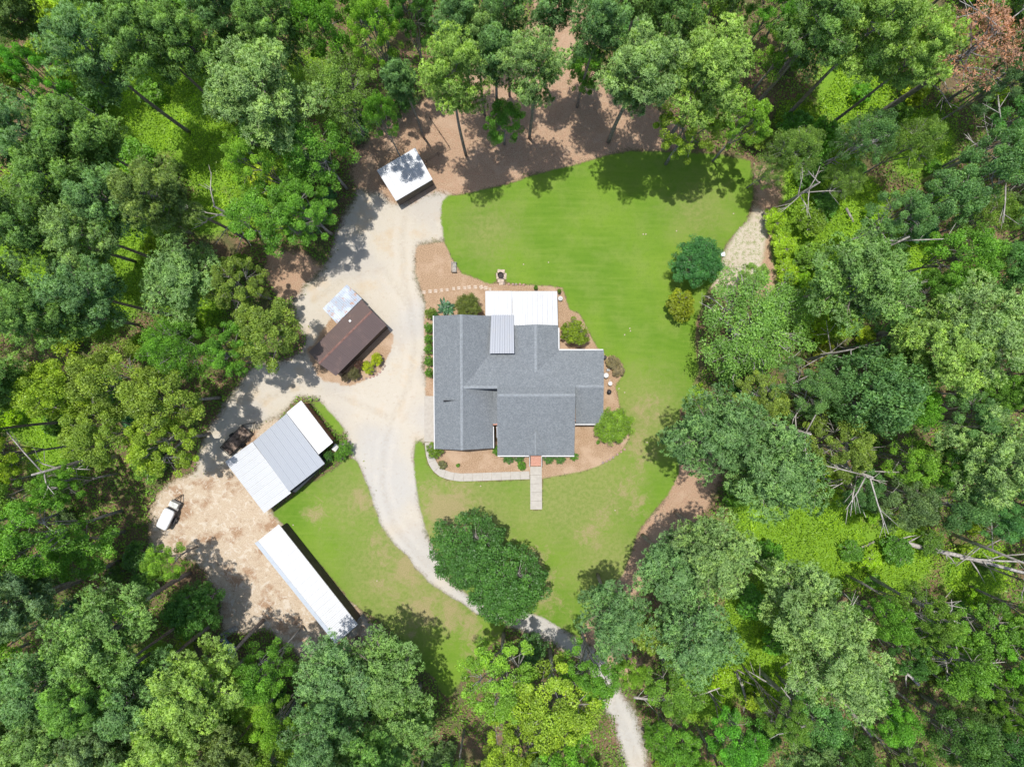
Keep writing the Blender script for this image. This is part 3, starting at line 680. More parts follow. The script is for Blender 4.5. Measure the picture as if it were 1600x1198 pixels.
for i in range(5):
    v = lerp(P(401.5, 849, 0), P(525, 1000, 0), i/4); m = MB(); m.box((v.x+1.0, v.y+.3, 1.2), (.12, .12, 2.4), .7); m.build('post', GREYWOOD, ls)
# tilted metal sheet and planks under the trees
sheets = empty('metal_sheets', P(357, 1018), 'blue grey corrugated metal sheets leaning under the trees below the dirt yard', 'metal sheets')
quad_panels(sheets, 'sheet', [P(352, 1034, .9), P(362, 1040, .5), P(371, 1012, .6), P(360, 1003, 1.0)], metal_mat('blue_zinc', (.22, .30, .38)), .7, ribs=3)
quad_panels(sheets, 'sheet', [P(344, 1018, .5), P(350, 1034, .5), P(359, 1003, .9), P(352, 996, .9)], metal_mat('dark_blue_zinc', (.10, .16, .22)), .7, ribs=3)
for i, (a_, b_, r_) in enumerate(((357, 985, .5), (361, 988, .62), (356, 991, .75))):
    ob = MB().box((0, 0, .04+.09*i), (2.2, .35, .08), r_).build('plank', GREYWOOD); ob.location = P(a_, b_)
    tag(ob, 'weathered grey plank lying at the lower left edge of the dirt yard', 'plank', 'planks at the edge of the dirt yard')
# small covered trailer
tr = empty('trailer', P(268, 808), 'small trailer with rounded white cover and white front box on the dirt yard', 'trailer')
def pz(a, b_, z): return P(a, b_, z)
tw = [(258, 792), (274, 799.5), (261, 829.5), (243.8, 821)]
lowq = [(pz(a, b_, 1.35)) for a, b_ in tw]
ce = sum(lowq, Vector())/4; ax = (lowq[0]-lowq[3]).normalized(); ay = Vector((-ax.y, ax.x, 0)); L_ = (lowq[0]-lowq[3]).length; Wd = (lowq[1]-lowq[0]).length; th_ = math.atan2(ax.y, ax.x)
MB().box((ce.x, ce.y, .85), (L_*.97, Wd*.94, .9), th_).build('body', simple('dark_grey_trailer', (.06, .06, .065), .5), tr)
m = MB(); rings = [(1.0, .0, 1.22), (1.03, .0, 1.3), (1.03, .0, 1.5), (.98, 0, 1.6), (.86, 0, 1.65)]
prev = None; kk = 24
for s_, _, z_ in rings:
    rg = []
    for i in range(kk):
        a_ = 2*math.pi*i/kk; cx_, sy_ = math.cos(a_), math.sin(a_); p_ = 0.32
        X = math.copysign(abs(cx_)**p_, cx_)*L_/2*s_; Y = math.copysign(abs(sy_)**p_, sy_)*Wd/2*s_
        v = ce+ax*X+ay*Y; rg.append((v.x, v.y, z_))
    m.v += rg
    if prev is not None:
        for i in range(kk): j = (i+1) % kk; m.f.append((prev+i, prev+j, prev+kk+j, prev+kk+i))
    prev = len(m.v)-kk
m.f.append(tuple(range(prev, prev+kk)))
kc = NT('stained_white_cover'); cc = kc.co(); kn = kc.noise(cc, 3.5, 4, .6)
kc.l(kc.mix(kc.step(kn, .66, .70), (.55, .555, .56), (.2, .2, .2)), kc.b.inputs['Base Color']); kc.b.inputs['Roughness'].default_value = .35
cv = m.build('cover', kc.m, tr, smooth=False)
fb = ce+ax*(L_/2+.62)+Vector((0, 0, 0)); MB().box((fb.x, fb.y, .95), (.62, 1.12, .5), th_).build('front_box', simple('white_box', (.47, .48, .45), .5), tr)
fb2 = ce+ax*(L_/2+.35); MB().box((fb2.x, fb2.y, .6), (1.3, Wd*.9, .12), th_).build('deck', simple('trailer_deck', (.16, .15, .14), .7), tr)
tn = ce+ax*(L_/2+.9); te = ce+ax*(L_/2+1.9)+ay*-.1
m = MB(); m.tube([(tn.x+ay.x*.5, tn.y+ay.y*.5, .55), (te.x, te.y, .5)], .05, 5); m.tube([(tn.x-ay.x*.5, tn.y-ay.y*.5, .55), (te.x, te.y, .5)], .05, 5); m.tube([(te.x, te.y, .0), (te.x, te.y, .75)], .035, 6)
m.build('tongue', BLACK, tr)
for sg in (1, -1):
    wv = ce+ay*sg*(Wd/2+.12); m = MB()
    m.tube([(wv.x-ay.x*.1, wv.y-ay.y*.1, .33), (wv.x+ay.x*.1, wv.y+ay.y*.1, .33)], .33, 18); w_ = m.build('wheel', TYRE, tr)
    m = MB(); m.tube([(wv.x-ay.x*.105, wv.y-ay.y*.105, .33), (wv.x+ay.x*.105, wv.y+ay.y*.105, .33)], .17, 12); m.build('rim', GREYM, w_)
    fv = ce+ay*sg*(Wd/2+.13); MB().box((fv.x, fv.y, .72), (.9, .26, .05), th_).build('fender', BLACK, tr)
# black utility trailer of steel mesh
ut = empty('utility_trailer', P(368, 688), 'dark open utility trailer with black rails parked behind the workshop', 'trailer')
qc = [P(377.8, 664, .8), P(392.5, 677.5, .8), P(359, 712, .8), P(344, 699, .8)]
kd = simple('rusty_mesh_deck', (.15, .11, .085), .9, var=.75, scale=3)
m = MB(); m.slab([Vector((v.x, v.y, .5)) for v in qc][::-1], .05); m.build('deck', kd, ut)
for i in range(4):
    a_, b_ = qc[i], qc[(i+1) % 4]
    m = MB(); m.tube([a_, b_], .045, 5)
    for t in np.linspace(0, 1, 5 if i % 2 else 3): v = lerp(a_, b_, float(t)); m.tube([(v.x, v.y, .45), tuple(v)], .03, 4)
    m.build('rail', BLACK, ut)
for i in (1, 3):
    v = (qc[i]+qc[(i+1) % 4])/2; d_ = (qc[(i+1) % 4]-qc[i]).normalized(); nn = Vector((d_.y, -d_.x, 0)); 
    if nn.dot(v-sum(qc, Vector())/4) < 0: nn = -nn
    w0 = v+nn*.1; w1 = v+nn*.3; m = MB(); m.tube([(w0.x, w0.y, .32), (w1.x, w1.y, .32)], .32, 16); w_ = m.build('wheel', TYRE, ut)
    m = MB(); m.tube([(w0.x-nn.x*.01, w0.y-nn.y*.01, .32), (w1.x+nn.x*.01, w1.y+nn.y*.01, .32)], .16, 12); m.build('rim', GREYM, w_)
d_ = (qc[0]-qc[3]).normalized(); f0 = (qc[0]+qc[1])/2; m = MB(); e_ = f0+d_*1.2
m.tube([(qc[0].x, qc[0].y, .47), (e_.x, e_.y, .45)], .04, 5); m.tube([(qc[1].x, qc[1].y, .47), (e_.x, e_.y, .45)], .04, 5); m.tube([(e_.x, e_.y, 0.0), (e_.x, e_.y, .6)], .03, 5); m.build('tongue', BLACK, ut)
# rubble and scrap around it
# bench swing in the straw bed
be = empty('garden_bench', P(708, 418.5), 'weathered grey wooden bench on the straw bed left of the back lawn', 'bench')
bc = P(708, 418.5)
for i in range(4): MB().box((bc.x+.02+.12*i, bc.y, .45), (.10, 1.15, .03), .0).build('seat_slat', GREYWOOD, be)
for i in range(3): MB().box((bc.x-.10-.02*i, bc.y, .58+.13*i), (.03, 1.15, .10), .0).build('back_slat', GREYWOOD, be)
for sg in (-.56, .56):
    m = MB(); m.box((bc.x+.45, bc.y+sg, .32), (.06, .06, .64)); m.box((bc.x-.14, bc.y+sg, .46), (.06, .06, .92)); m.build('leg', BLACK, be)
    MB().box((bc.x+.14, bc.y+sg, .665), (.62, .08, .04)).build('armrest', GREYWOOD, be)
# fire pot on a flagstone pad
pad = empty('stone_pad', P(783, 432), 'cross shaped pad of pale flagstones at the edge of the back lawn', 'stone pad')
for a_, b_, w_, h_ in ((783, 424.5, .9, .55), (779, 431, .55, .75), (787.5, 431.5, .6, .75), (782.6, 438, .8, .5), (783.2, 443, .55, .35)):
    c_ = P(a_, b_); MB().box((c_.x, c_.y, .03), (w_, h_, .08), R_.uniform(-.1, .1)).build('flagstone', STONE, pad)
c_ = P(782.3, 430.5); pot = MB().lathe((0, 0, .07), [(.16, 0), (.22, .12), (.36, .34), (.38, .42), (.34, .42), (.28, .2)], 20).build('fire_pot', simple('blackened_iron', (.03, .022, .02), .7))
pot.location = c_; tag(pot, 'black iron fire pot standing on the pale flagstone pad', 'fire pot')
# rings, dishes and units round the house
c_ = P(875.2, 467); grl = empty('round_planter', c_, 'round white lidded planter by the corner of the patio roof', 'planter')
MB().lathe(c_, [(.22, 0), (.27, .45), (.29, .5), (.26, .52)], 20).build('tub', WHITE, grl); MB().lathe(c_+Vector((0, 0, .525)), [(.2, 0), (.19, .05), (.05, .07)], 20).build('lid', simple('grey_lid', (.4, .4, .4), .5), grl)
c_ = P(945.5, 586.5); ac = empty('water_tank', c_, 'white round tank against the east wall of the house', 'tank')
MB().lathe(c_, [(.31, 0), (.33, .1), (.33, .9), (.29, .98), (.24, .98)], 24).build('drum', WHITE, ac); MB().lathe(c_+Vector((0, 0, .93)), [(.235, 0), (.235, .045)], 24).build('lid', simple('tank_lid', (.3, .31, .32), .5), ac)
c_ = P(952, 599); sd_ = empty('satellite_dish', c_, 'white satellite dish on a bent arm beside the east wall', 'satellite dish')
MB().lathe(c_+Vector((0, 0, .75)), [(.05, 0), (.18, .04), (.26, .09), (.24, .09)], 20).build('dish', WHITE, sd_)
MB().tube([(c_.x, c_.y, 0), (c_.x, c_.y, .75)], .03, 6).build('mast', GREYM, sd_); MB().tube([(c_.x, c_.y, .8), (c_.x-.12, c_.y+.35, 1.0), (c_.x-.05, c_.y+.5, 1.05)], .025, 6).build('feed_arm', WHITE, sd_)
c_ = P(950.5, 612); gr = empty('kettle_grill', c_, 'round black kettle grill on the straw below the satellite dish', 'grill')
MB().lathe(c_+Vector((0, 0, .55)), [(.08, 0), (.24, .1), (.29, .25), (.27, .36), (.1, .46)], 20).build('kettle', BLACK, gr)
for i in range(3):
    a_ = i*2.1; MB().tube([(c_.x+.3*math.cos(a_), c_.y+.3*math.sin(a_), 0), (c_.x+.1*math.cos(a_), c_.y+.1*math.sin(a_), .6)], .02, 5).build('leg', BLACK, gr)
MB().tube([(c_.x-.05, c_.y+.25, .85), (c_.x-.05, c_.y+.42, .85)], .025, 5).build('handle', BLACK, gr)
c_ = P(943.8, 558.5); bn = empty('rubbish_bin', c_, 'small black bin at the northeast corner of the house', 'bin')
MB().lathe(c_, [(.17, 0), (.22, .75), (.24, .78)], 18).build('bin_body', BLACK, bn); MB().lathe(c_+Vector((0, 0, .79)), [(.24, 0), (.2, .06), (.05, .08)], 18).build('lid', BLACK, bn)
c_ = P(949.5, 578); m = MB(); m.box((0, 0, .25), (.36, .3, .5)); ob = m.build('utility_box', simple('grey_box', (.3, .3, .29), .6)); ob.location = c_; tag(ob, 'grey utility box among the dry grass at the east wall', 'utility box')
c_ = P(1128, 398); cb = empty('cooler', c_, 'small pale blue box beside the round dark green tree', 'cooler', rz=.1)
MB().box((c_.x, c_.y, .2), (.5, .42, .36), .1).build('box', simple('pale_blue', (.5, .6, .68), .5), cb); MB().box((c_.x, c_.y, .41), (.53, .45, .05), .1).build('lid', simple('pale_lid', (.62, .70, .76), .5), cb)
for a_, b_ in ((818, 413), (857, 410), (985, 517), (984, 513), (976, 523), (1057, 361), (1009, 366), (1005, 366), (1156, 356), (1146, 334), (976, 613), (967, 607), (751, 759), (961, 797), (1011, 691), (589, 907), (458, 820)):
    ob = MB().lathe((0, 0, 0), [(.05, 0), (.08, .03), (.05, .05), (.02, .06)], 8).build('lawn_stone', STONE); ob.location = P(a_, b_); ob.scale = (1+R_.random()*.5, 1, 1); ob.rotation_euler[2] = R_.random()*3
    tag(ob, 'small pale speck of stone lying in the mown lawn', 'stone', 'pale stones scattered in the lawn')
# stone edging of the beds
def edging(cl, lab, grp, stp=0.45):
    pts = [P(*p) for p in cl]
    for i in range(len(pts)-1):
        d = pts[i+1]-pts[i]; n_ = max(1, int(d.length/stp))
        for j in range(n_):
            v = pts[i]+d*((j+.5)/n_); ob = link('edging_stone', EDG[R_.randrange(3)]); ob.location = (v.x+R_.uniform(-.05, .05), v.y+R_.uniform(-.05, .05), .0); ob.rotation_euler[2] = R_.random()*6; tag(ob, lab, 'stone', grp)
EDG = []
for i in range(3):
    m = MB(); m.lathe((0, 0, -.02), [(.13, 0), (.17, .06), (.12, .14), (.04, .16)], 7); me = m.mesh('edging_stone', simple('edging_rock%d' % i, (.27+.04*i, .21, .18), .9, var=.3, scale=3)); EDG.append(me)
    for v in me.vertices: v.co.x *= R_.uniform(.8, 1.35)
edging([(562, 592), (575, 591), (586, 587), (596, 579), (603, 569)], 'rounded pinkish rock edging the shrub bed at the brown shed', 'rocks edging the brown shed bed')
edging([(783, 443), (798, 444), (815, 444), (822, 446)], 'rounded pale rock along the lawn behind the patio roof', 'rocks along the patio bed')
edging([(978, 700), (968, 708), (955, 716), (940, 724)], 'pale rock along the curved straw bed below the house', 'rocks along the lower house bed')
# wire pen beside the white roofed shed
pen = empty('wire_fence', P(703, 232), 'thin dark wire fence in the pine straw beside the white roofed shed', 'fence')
fp = [P(673, 188), P(688, 210), P(703, 232), P(685, 243), P(667, 254)]
for v in fp: MB().tube([(v.x, v.y, 0), (v.x, v.y, 1.1)], .03, 5).build('post', BLACK, pen)
for i in range(4):
    for z_ in (.3, .65, 1.02): MB().tube([(fp[i].x, fp[i].y, z_), (fp[i+1].x, fp[i+1].y, z_)], .012, 4).build('wire', BLACK, pen)
# pipe gate panels at the end of the long shed
def pipefence(lab, px):
    r = empty('pipe_fence', P(*px[0]), lab, 'fence'); pp = [P(*p) for p in px]
    for v in pp: MB().tube([(v.x, v.y, 0), (v.x, v.y, 1.4)], .05, 6).build('post', GREYM, r)
    for i in range(len(pp)-1):
        for z_ in (.35, .7, 1.0, 1.33): MB().tube([(pp[i].x, pp[i].y, z_), (pp[i+1].x, pp[i+1].y, z_)], .028, 5).build('rail', GREYM, r)
pipefence('grey pipe fence leaving the lower right end of the long shed', [(558, 968), (568, 958), (578, 976), (586, 992), (597, 1012), (610, 1035)])
pipefence('short grey pipe rail at the lower left end of the long shed', [(513, 1001), (520, 1008), (527, 1017)])
# ================================================================ vegetation
NEEDLE = leaf_mat('pine_needles', trans=0.30, rough=0.5)
LEAF = leaf_mat('broad_leaves', trans=0.38, rough=0.45)
def bark(name, a, b_):
    k = NT(name); c = k.co(); n = k.noise(c, 3.0, 5, .7); n.node.inputs['Scale'].default_value = 3
    k.l(k.mix(k.step(n, .35, .65), a, b_), k.b.inputs['Base Color']); k.b.inputs['Roughness'].default_value = .9; k.bump(n, .5, .05); return k.m
PBARK = bark('pine_bark', (.13, .105, .09), (.30, .255, .225))
GBARK = bark('grey_bark', (.14, .125, .11), (.32, .30, .27))
WBARK = bark('bleached_dead_wood', (.22, .20, .18), (.42, .39, .36))

def nrm(a): return a/np.maximum(np.linalg.norm(a, axis=1, keepdims=True), 1e-6)
def leaf_quads(c, out, size, rng, up=0.9, asp=0.5):
    """one diamond leaf (or spray of leaves) per centre"""
    n = nrm(rng.normal(size=c.shape) + np.array([0, 0, up]) + out*0.6)
    t = nrm(np.cross(n, rng.normal(size=c.shape))); b_ = np.cross(n, t)
    s = size*rng.uniform(.6, 1.3, (len(c), 1))
    v = np.stack([c-t*s*.5, c-b_*s*asp*.5+t*s*.08, c+t*s*.5, c+b_*s*asp*.5+t*s*.08], 1).reshape(-1, 3)
    return v, np.arange(len(v)).reshape(-1, 4)
def tuft_quads(c, ax, L, nb, rng, spread=.62, w=.032):
    """needle bundles radiating from each tuft centre"""
    N = len(c); cc = np.repeat(c, nb, 0); aa = np.repeat(ax, nb, 0)
    d = nrm(aa + rng.normal(size=cc.shape)*spread)
    l = L*rng.uniform(.6, 1.15, (len(cc), 1)); p = nrm(np.cross(d, rng.normal(size=cc.shape)))*w
    v = np.stack([cc+d*l*.08, cc+d*l*.7-p, cc+d*l, cc+d*l*.7+p], 1).reshape(-1, 3)
    return v, np.arange(len(v)).reshape(-1, 4)

def aim(v, f, out):
    q = v[f]; g = np.cross(q[:, 1]-q[:, 0], q[:, 3]-q[:, 0]); fl = (g*out).sum(1) < 0; f = f.copy(); f[fl] = f[fl][:, ::-1]; return v, f
def soft_normals(me, out, w):
    """leaf faces take part of the roundness of the shoot they sit on"""
    n = np.zeros(len(me.vertices)*3, np.float32); me.vertices.foreach_get('normal', n); n = n.reshape(-1, 3)
    n = nrm(n*(1-w)+out*w); me.normals_split_custom_set_from_vertices(n.tolist()); return me
def pine_proto(seed, R=4.2, H=24.5, base=14.5, nl=30, per=8, flat=.5, nb=17, L=.34):
    rng = np.random.default_rng(seed); r = random.Random(seed)
    m = MB(); bx, by = r.uniform(-.5, .5), r.uniform(-.5, .5); a0 = r.random()*6.28
    def tr(z): t = z/H; return Vector((math.sin(t*3+a0)*.35*t*2+bx*t*t, math.cos(t*2.6+a0)*.3*t*2+by*t*t, z))
    o0 = tr(0); 
    m.tube([tr(z)-Vector((o0.x, o0.y, 0)) for z in np.linspace(0, H-.6, 12)], [lerp(.26, .05, (i/11)**1.3) for i in range(12)], 8)
    cs, axs, nd = [], [], []
    for i in range(nl):
        t = (i+.5)/nl; z0 = lerp(base, H-.7, t**.92); az = i*2.39996+r.uniform(-.5, .5)
        env = (math.sin(math.pi*min(1, (t*.80+.24)))**.6); Lb = R*env*r.choice((r.uniform(.5, .85), r.uniform(.85, 1.12)))
        rise = lerp(.12, .75, t)*Lb
        s = tr(z0)-Vector((o0.x, o0.y, 0)); pts = []
        for q in np.linspace(0, 1, 6):
            pts.append(s+Vector((math.cos(az+.2*q)*Lb*q, math.sin(az+.2*q)*Lb*q, rise*q**1.4-.1*Lb*math.sin(q*3.1))))
        m.tube(pts, [.075*(1-q*.8)*(1.15-t*.5) for q in np.linspace(0, 1, 6)], 4, cap=False)
        for q in np.arange(.34, 1.02, .17 if Lb > 2 else .3):
            bi = min(4, int(q*5)); p = pts[bi].lerp(pts[bi+1], min(1, q*5-bi))
            for sd_ in (-1, 0, 1):
                if sd_ == 0 and q < .8: continue
                wd = Lb*.32*(1.15-q*.55)*r.uniform(.5, 1.25); a2 = az+sd_*r.uniform(.7, 1.3)
                e = p+Vector((math.cos(a2)*wd, math.sin(a2)*wd, r.uniform(.05, .5)))
                if sd_: m.tube([p, e], [.02, .008], 3, cap=False)
                k_ = r.randint(per-3, per+4); tn = r.uniform(.2, .85); rp = r.uniform(.42, .74)
                dn = rng.normal(size=(k_, 3)); dn[:, 2] = np.abs(dn[:, 2])*.9-.12; dn = nrm(dn)      # shoots on a rounded pad
                c = np.array(p.lerp(e, .85)) + dn*np.array([rp, rp, rp*.62])*rng.uniform(.75, 1.05, (k_, 1))
                cs.append(c); axs.append(nrm(dn*.8+np.array([0, 0, .45]))); nd.append(np.full(k_, tn)+rng.normal(size=k_)*.12)
    c = np.concatenate(cs); ax = np.concatenate(axs); tn = np.clip(np.concatenate(nd), 0, 1)
    v, f = tuft_quads(c, ax, L, nb, rng)
    tone = np.repeat(tn, nb*4) + rng.normal(size=len(v)//4).repeat(4)*.08
    tip = np.tile([-.13, 0, .18, 0], len(v)//4)                     # each needle darker at its base, paler at its tip
    return m.mesh('pine_trunk', PBARK, True), soft_normals(mesh_np('pine_crown', *aim(v, f, np.repeat(ax, nb, 0)), NEEDLE, np.clip(tone+tip, 0, 1)), np.repeat(ax, nb*4, 0), .72)

def broad_proto(seed, R=4.5, H=13.0, base=4.5, ncl=70, per=190, size=.26, airy=False, dead=0, up=.9, lump=.8, barkm=None, asp=.55, nmain=9):
    rng = np.random.default_rng(seed); r = random.Random(seed); m = MB(); dm = MB()
    m.tube([(0, 0, 0), (.1, .05, base*.5), (.0, .1, base)], [.26, .2, .17], 8)
    cs, outs, nd = [], [], []; cz = (base+H)/2; hz = (H-base)/2
    for i in range(nmain):
        az = i*2.39996+r.uniform(-.3, .3); t = (i+.6)/nmain; el = lerp(.15, 1.35, t); rr = r.uniform(.45, .65)
        s = Vector((0, 0, lerp(base*.75, cz+hz*.1, t))); e = Vector((math.cos(az)*R*rr*math.cos(el), math.sin(az)*R*rr*math.cos(el), cz+hz*rr*math.sin(el)*1.1))
        mid = s.lerp(e, .5)+Vector((r.uniform(-.3, .3), r.uniform(-.3, .3), .2)); m.tube([s, mid, e], [.12, .085, .055], 5, cap=False)
        for j in range(max(2, int(ncl/nmain))):
            a3 = az+r.uniform(-.75, .75); e3 = min(1.45, max(-.15, el+r.uniform(-.6, .5))); r3 = r.uniform(.74, 1.08)
            q = Vector((math.cos(a3)*R*r3*math.cos(e3), math.sin(a3)*R*r3*math.cos(e3), cz+hz*r3*math.sin(e3)))
            m2 = e.lerp(q, .5)+Vector((r.uniform(-.2, .2), r.uniform(-.2, .2), r.uniform(-.1, .25)))
            (dm if (dead and r.random() < dead) else m).tube([e, m2, q], [.05, .03, .012], 4, cap=False)
            k_ = int(per*r.uniform(.5, 1.3)); tn = r.uniform(.2, .8); ctr = np.array(q.lerp(m2, r.uniform(0, .45))); rad = r.uniform(.45, .85)*lump
            g = nrm(rng.normal(size=(k_, 3)))*rng.uniform(.2, 1, (k_, 1))**.5*np.array([rad*1.25, rad*1.25, rad*.75])
            cs.append(ctr+g); outs.append(nrm(g+1e-4)); nd.append(np.full(k_, tn)+rng.normal(size=k_)*.14)
    if dead:
        for _ in range(int(26*dead)):
            a3, e3 = r.random()*6.28, r.uniform(.1, 1.4); q = Vector((math.cos(a3)*R*1.02*math.cos(e3), math.sin(a3)*R*1.02*math.cos(e3), cz+hz*1.03*math.sin(e3)))
            p = q.lerp(Vector((0, 0, cz)), .45); kx = [p.lerp(q, t)+Vector((r.uniform(-.15, .15),)*3) for t in (0, .4, .7, 1)]; dm.tube(kx, [.06, .045, .03, .012], 4, cap=False)
            for t in (.5, .75, .9):
                b0 = p.lerp(q, t); dm.tube([b0, b0+Vector((r.uniform(-.7, .7), r.uniform(-.7, .7), r.uniform(0, .4)))], [.025, .008], 3, cap=False)
    c = np.concatenate(cs); o = np.concatenate(outs); tn = np.concatenate(nd)
    v, f = leaf_quads(c, o, size, rng, up, asp)
    tone = np.clip(np.repeat(tn+rng.normal(size=len(tn))*.08, 4), 0, 1)
    oo = nrm(o*.6+np.array([0, 0, .7]))
    v, f = aim(v, f, oo)
    return m.mesh('tree_trunk', barkm or GBARK, True), soft_normals(mesh_np('tree_crown', v, f, LEAF, tone), np.repeat(oo, 4, 0), .4), (dm.mesh('dead_branches', WBARK, True) if dm.v else None)

def snag_proto(seed, H=9, forks=6, mat=None, spread=.5):
    r = random.Random(seed); m = MB()
    top = Vector((r.uniform(-.6, .6), r.uniform(-.6, .6), H)); pts = [Vector((0, 0, 0)), top*.5+Vector((.2, -.1, 0)), top]
    m.tube(pts, [.2, .15, .07], 7)
    for i in range(forks):
        t = r.uniform(.45, .98); s = Vector((0, 0, 0)).lerp(top, t); a = i*2.4+r.random(); L = H*r.uniform(.12, .3)*spread*2
        e = s+Vector((math.cos(a)*L, math.sin(a)*L, L*r.uniform(.1, .6))); k = s.lerp(e, .5)+Vector((r.uniform(-.15, .15), r.uniform(-.15, .15), .15)); m.tube([s, k, e], [.07, .05, .02], 5)
        for _ in range(3):
            q = s.lerp(e, r.uniform(.4, .9)); L2 = L*r.uniform(.25, .5); a2 = a+r.uniform(-1.3, 1.3); m.tube([q, q+Vector((math.cos(a2)*L2, math.sin(a2)*L2, L2*r.uniform(-.1, .5)))], [.035, .012], 4)
    return m.mesh('snag_trunk', mat or WBARK, True)

PINES = [pine_proto(100+i, per=15 if i % 2 else 14, nl=(30, 34, 27, 32, 30, 36)[i], flat=.5) for i in range(6)]
PSMALL = [pine_proto(140+i, R=2.8, H=21, base=14, nl=20, per=13, nb=16) for i in range(2)]
DEADPINE = pine_proto(161, R=3.4, H=24, base=15, nl=17, per=5, nb=9)
BROAD = [broad_proto(200+i, H=(13, 14, 12.5, 13, 14, 13)[i], size=(.20, .22, .20, .25, .19, .22)[i], ncl=(84, 74, 92, 70, 88, 80)[i], per=(320, 340, 280, 310, 320, 330)[i], lump=(.9, 1.1, .75, 1.0, .8, .95)[i], nmain=(9, 8, 11, 9, 10, 9)[i]) for i in range(6)]
DENSE = [broad_proto(230+i, R=4.5, H=9.5, base=1.0, ncl=190, per=170, size=.25, lump=.9, up=.7, nmain=12) for i in range(2)]
AIRY = [broad_proto(240+i, R=5.0, H=12, base=4, ncl=150, per=140, size=.23, dead=.4, lump=.95, asp=.4, nmain=10) for i in range(3)]
BUSH = [broad_proto(260+i, R=1.5, H=2.3, base=.15, ncl=60, per=90, size=(.20, .24, .16, .21)[i], lump=.46, nmain=7) for i in range(4)]
HEDGE = broad_proto(270, R=1.5, H=2.0, base=.05, ncl=90, per=60, size=.16, lump=.36, nmain=12)
SPIKY = None
def broadblade(seed, n=60, L=1.5, w=.16, droop=.9):
    r = random.Random(seed); m = MB(); v = []; tn = []
    for i in range(n):
        a = r.random()*6.28; el = r.uniform(.35, 1.2); l = L*r.uniform(.6, 1.1); o = Vector((r.uniform(-.35, .35), r.uniform(-.35, .35), 0)); s = Vector((-math.sin(a), math.cos(a), 0))
        pts = []
        for t in (0, .33, .66, 1): pts.append(o+Vector((math.cos(a)*math.cos(el)*l*t, math.sin(a)*math.cos(el)*l*t, math.sin(el)*l*t-droop*l*t*t*.6+.1)))
        ws = (.25, 1, .85, .05); tt = r.random()
        for j in range(3):
            v += [tuple(pts[j]-s*w*ws[j]), tuple(pts[j]+s*w*ws[j]), tuple(pts[j+1]+s*w*ws[j+1]), tuple(pts[j+1]-s*w*ws[j+1])]; tn += [tt]*4
    v = np.array(v); return mesh_np('leaves', v, np.arange(len(v)).reshape(-1, 4), LEAF, np.array(tn))
BANANA = broadblade(5)
SNAGS = [snag_proto(300+i, H=(9, 11, 16)[i], forks=(7, 6, 14)[i], spread=(.75, .6, .5)[i]) for i in range(3)]

plants = []          # (root, info) for labels
def put_tree(kind, cx, cy, rpx, zc, col, label=None, group=None, name=None, cat='tree', seed=None, sy=1.0, rz=None, cname='crown', tilt=None):
    """crown centred over survey point (cx,cy) seen at height zc; rpx = crown radius in photo pixels"""
    k = 0.75/800*(CAM_H-zc); c = P(cx, cy, zc); Rm = rpx*k; rr = R_ if seed is None else random.Random(seed)
    if kind == 'pine': tr, cr = PINES[rr.randrange(6)]; dd = None; R0, z0 = 3.95, 20.5
    elif kind == 'slim': tr, cr = PSMALL[rr.randrange(2)]; dd = None; R0, z0 = 2.65, 18
    elif kind == 'broad': tr, cr, dd = BROAD[rr.randrange(6)]; R0, z0 = 4.9, 9.5
    elif kind == 'dense': tr, cr, dd = DENSE[rr.randrange(2)]; R0, z0 = 4.9, 5.8
    elif kind == 'airy': tr, cr, dd = AIRY[rr.randrange(3)]; R0, z0 = 5.6, 9
    elif kind == 'bush': tr, cr, dd = BUSH[rr.randrange(4)]; R0, z0 = 1.75, 1.3
    elif kind == 'hedge': tr, cr, dd = HEDGE; R0, z0 = 1.75, 1.2
    base = Vector((c.x, c.y, 0))
    if name is None: name = {'pine': 'pine_tree', 'slim': 'pine_tree', 'broad': 'broadleaf_tree', 'dense': 'broadleaf_tree', 'airy': 'sparse_tree', 'bush': 'shrub', 'hedge': 'shrub'}[kind]
    o = bpy.data.objects.new(name, None); C.objects.link(o); o.location = base; tag(o, label, cat, group)
    o.rotation_euler = (0, 0, rr.random()*6.283 if rz is None else rz)
    s = Rm/R0; sz = zc/z0
    if kind in ('bush', 'hedge'): sz = s*.95 if zc < 0.01 else sz
    o.scale = (s, s*sy, sz)
    for me, nm_ in ((tr, 'trunk'), (cr, cname), (dd, 'dead_branches')):
        if me is None: continue
        ch = bpy.data.objects.new(nm_, me); C.objects.link(ch); ch.parent = o
        if nm_ == cname: ch.color = (*(min(.6, v*(1.12 if kind not in ('bush', 'hedge') else 1.0)) for v in col), 1)
    plants.append((o, kind, cx, cy, rpx, zc, col)); return o
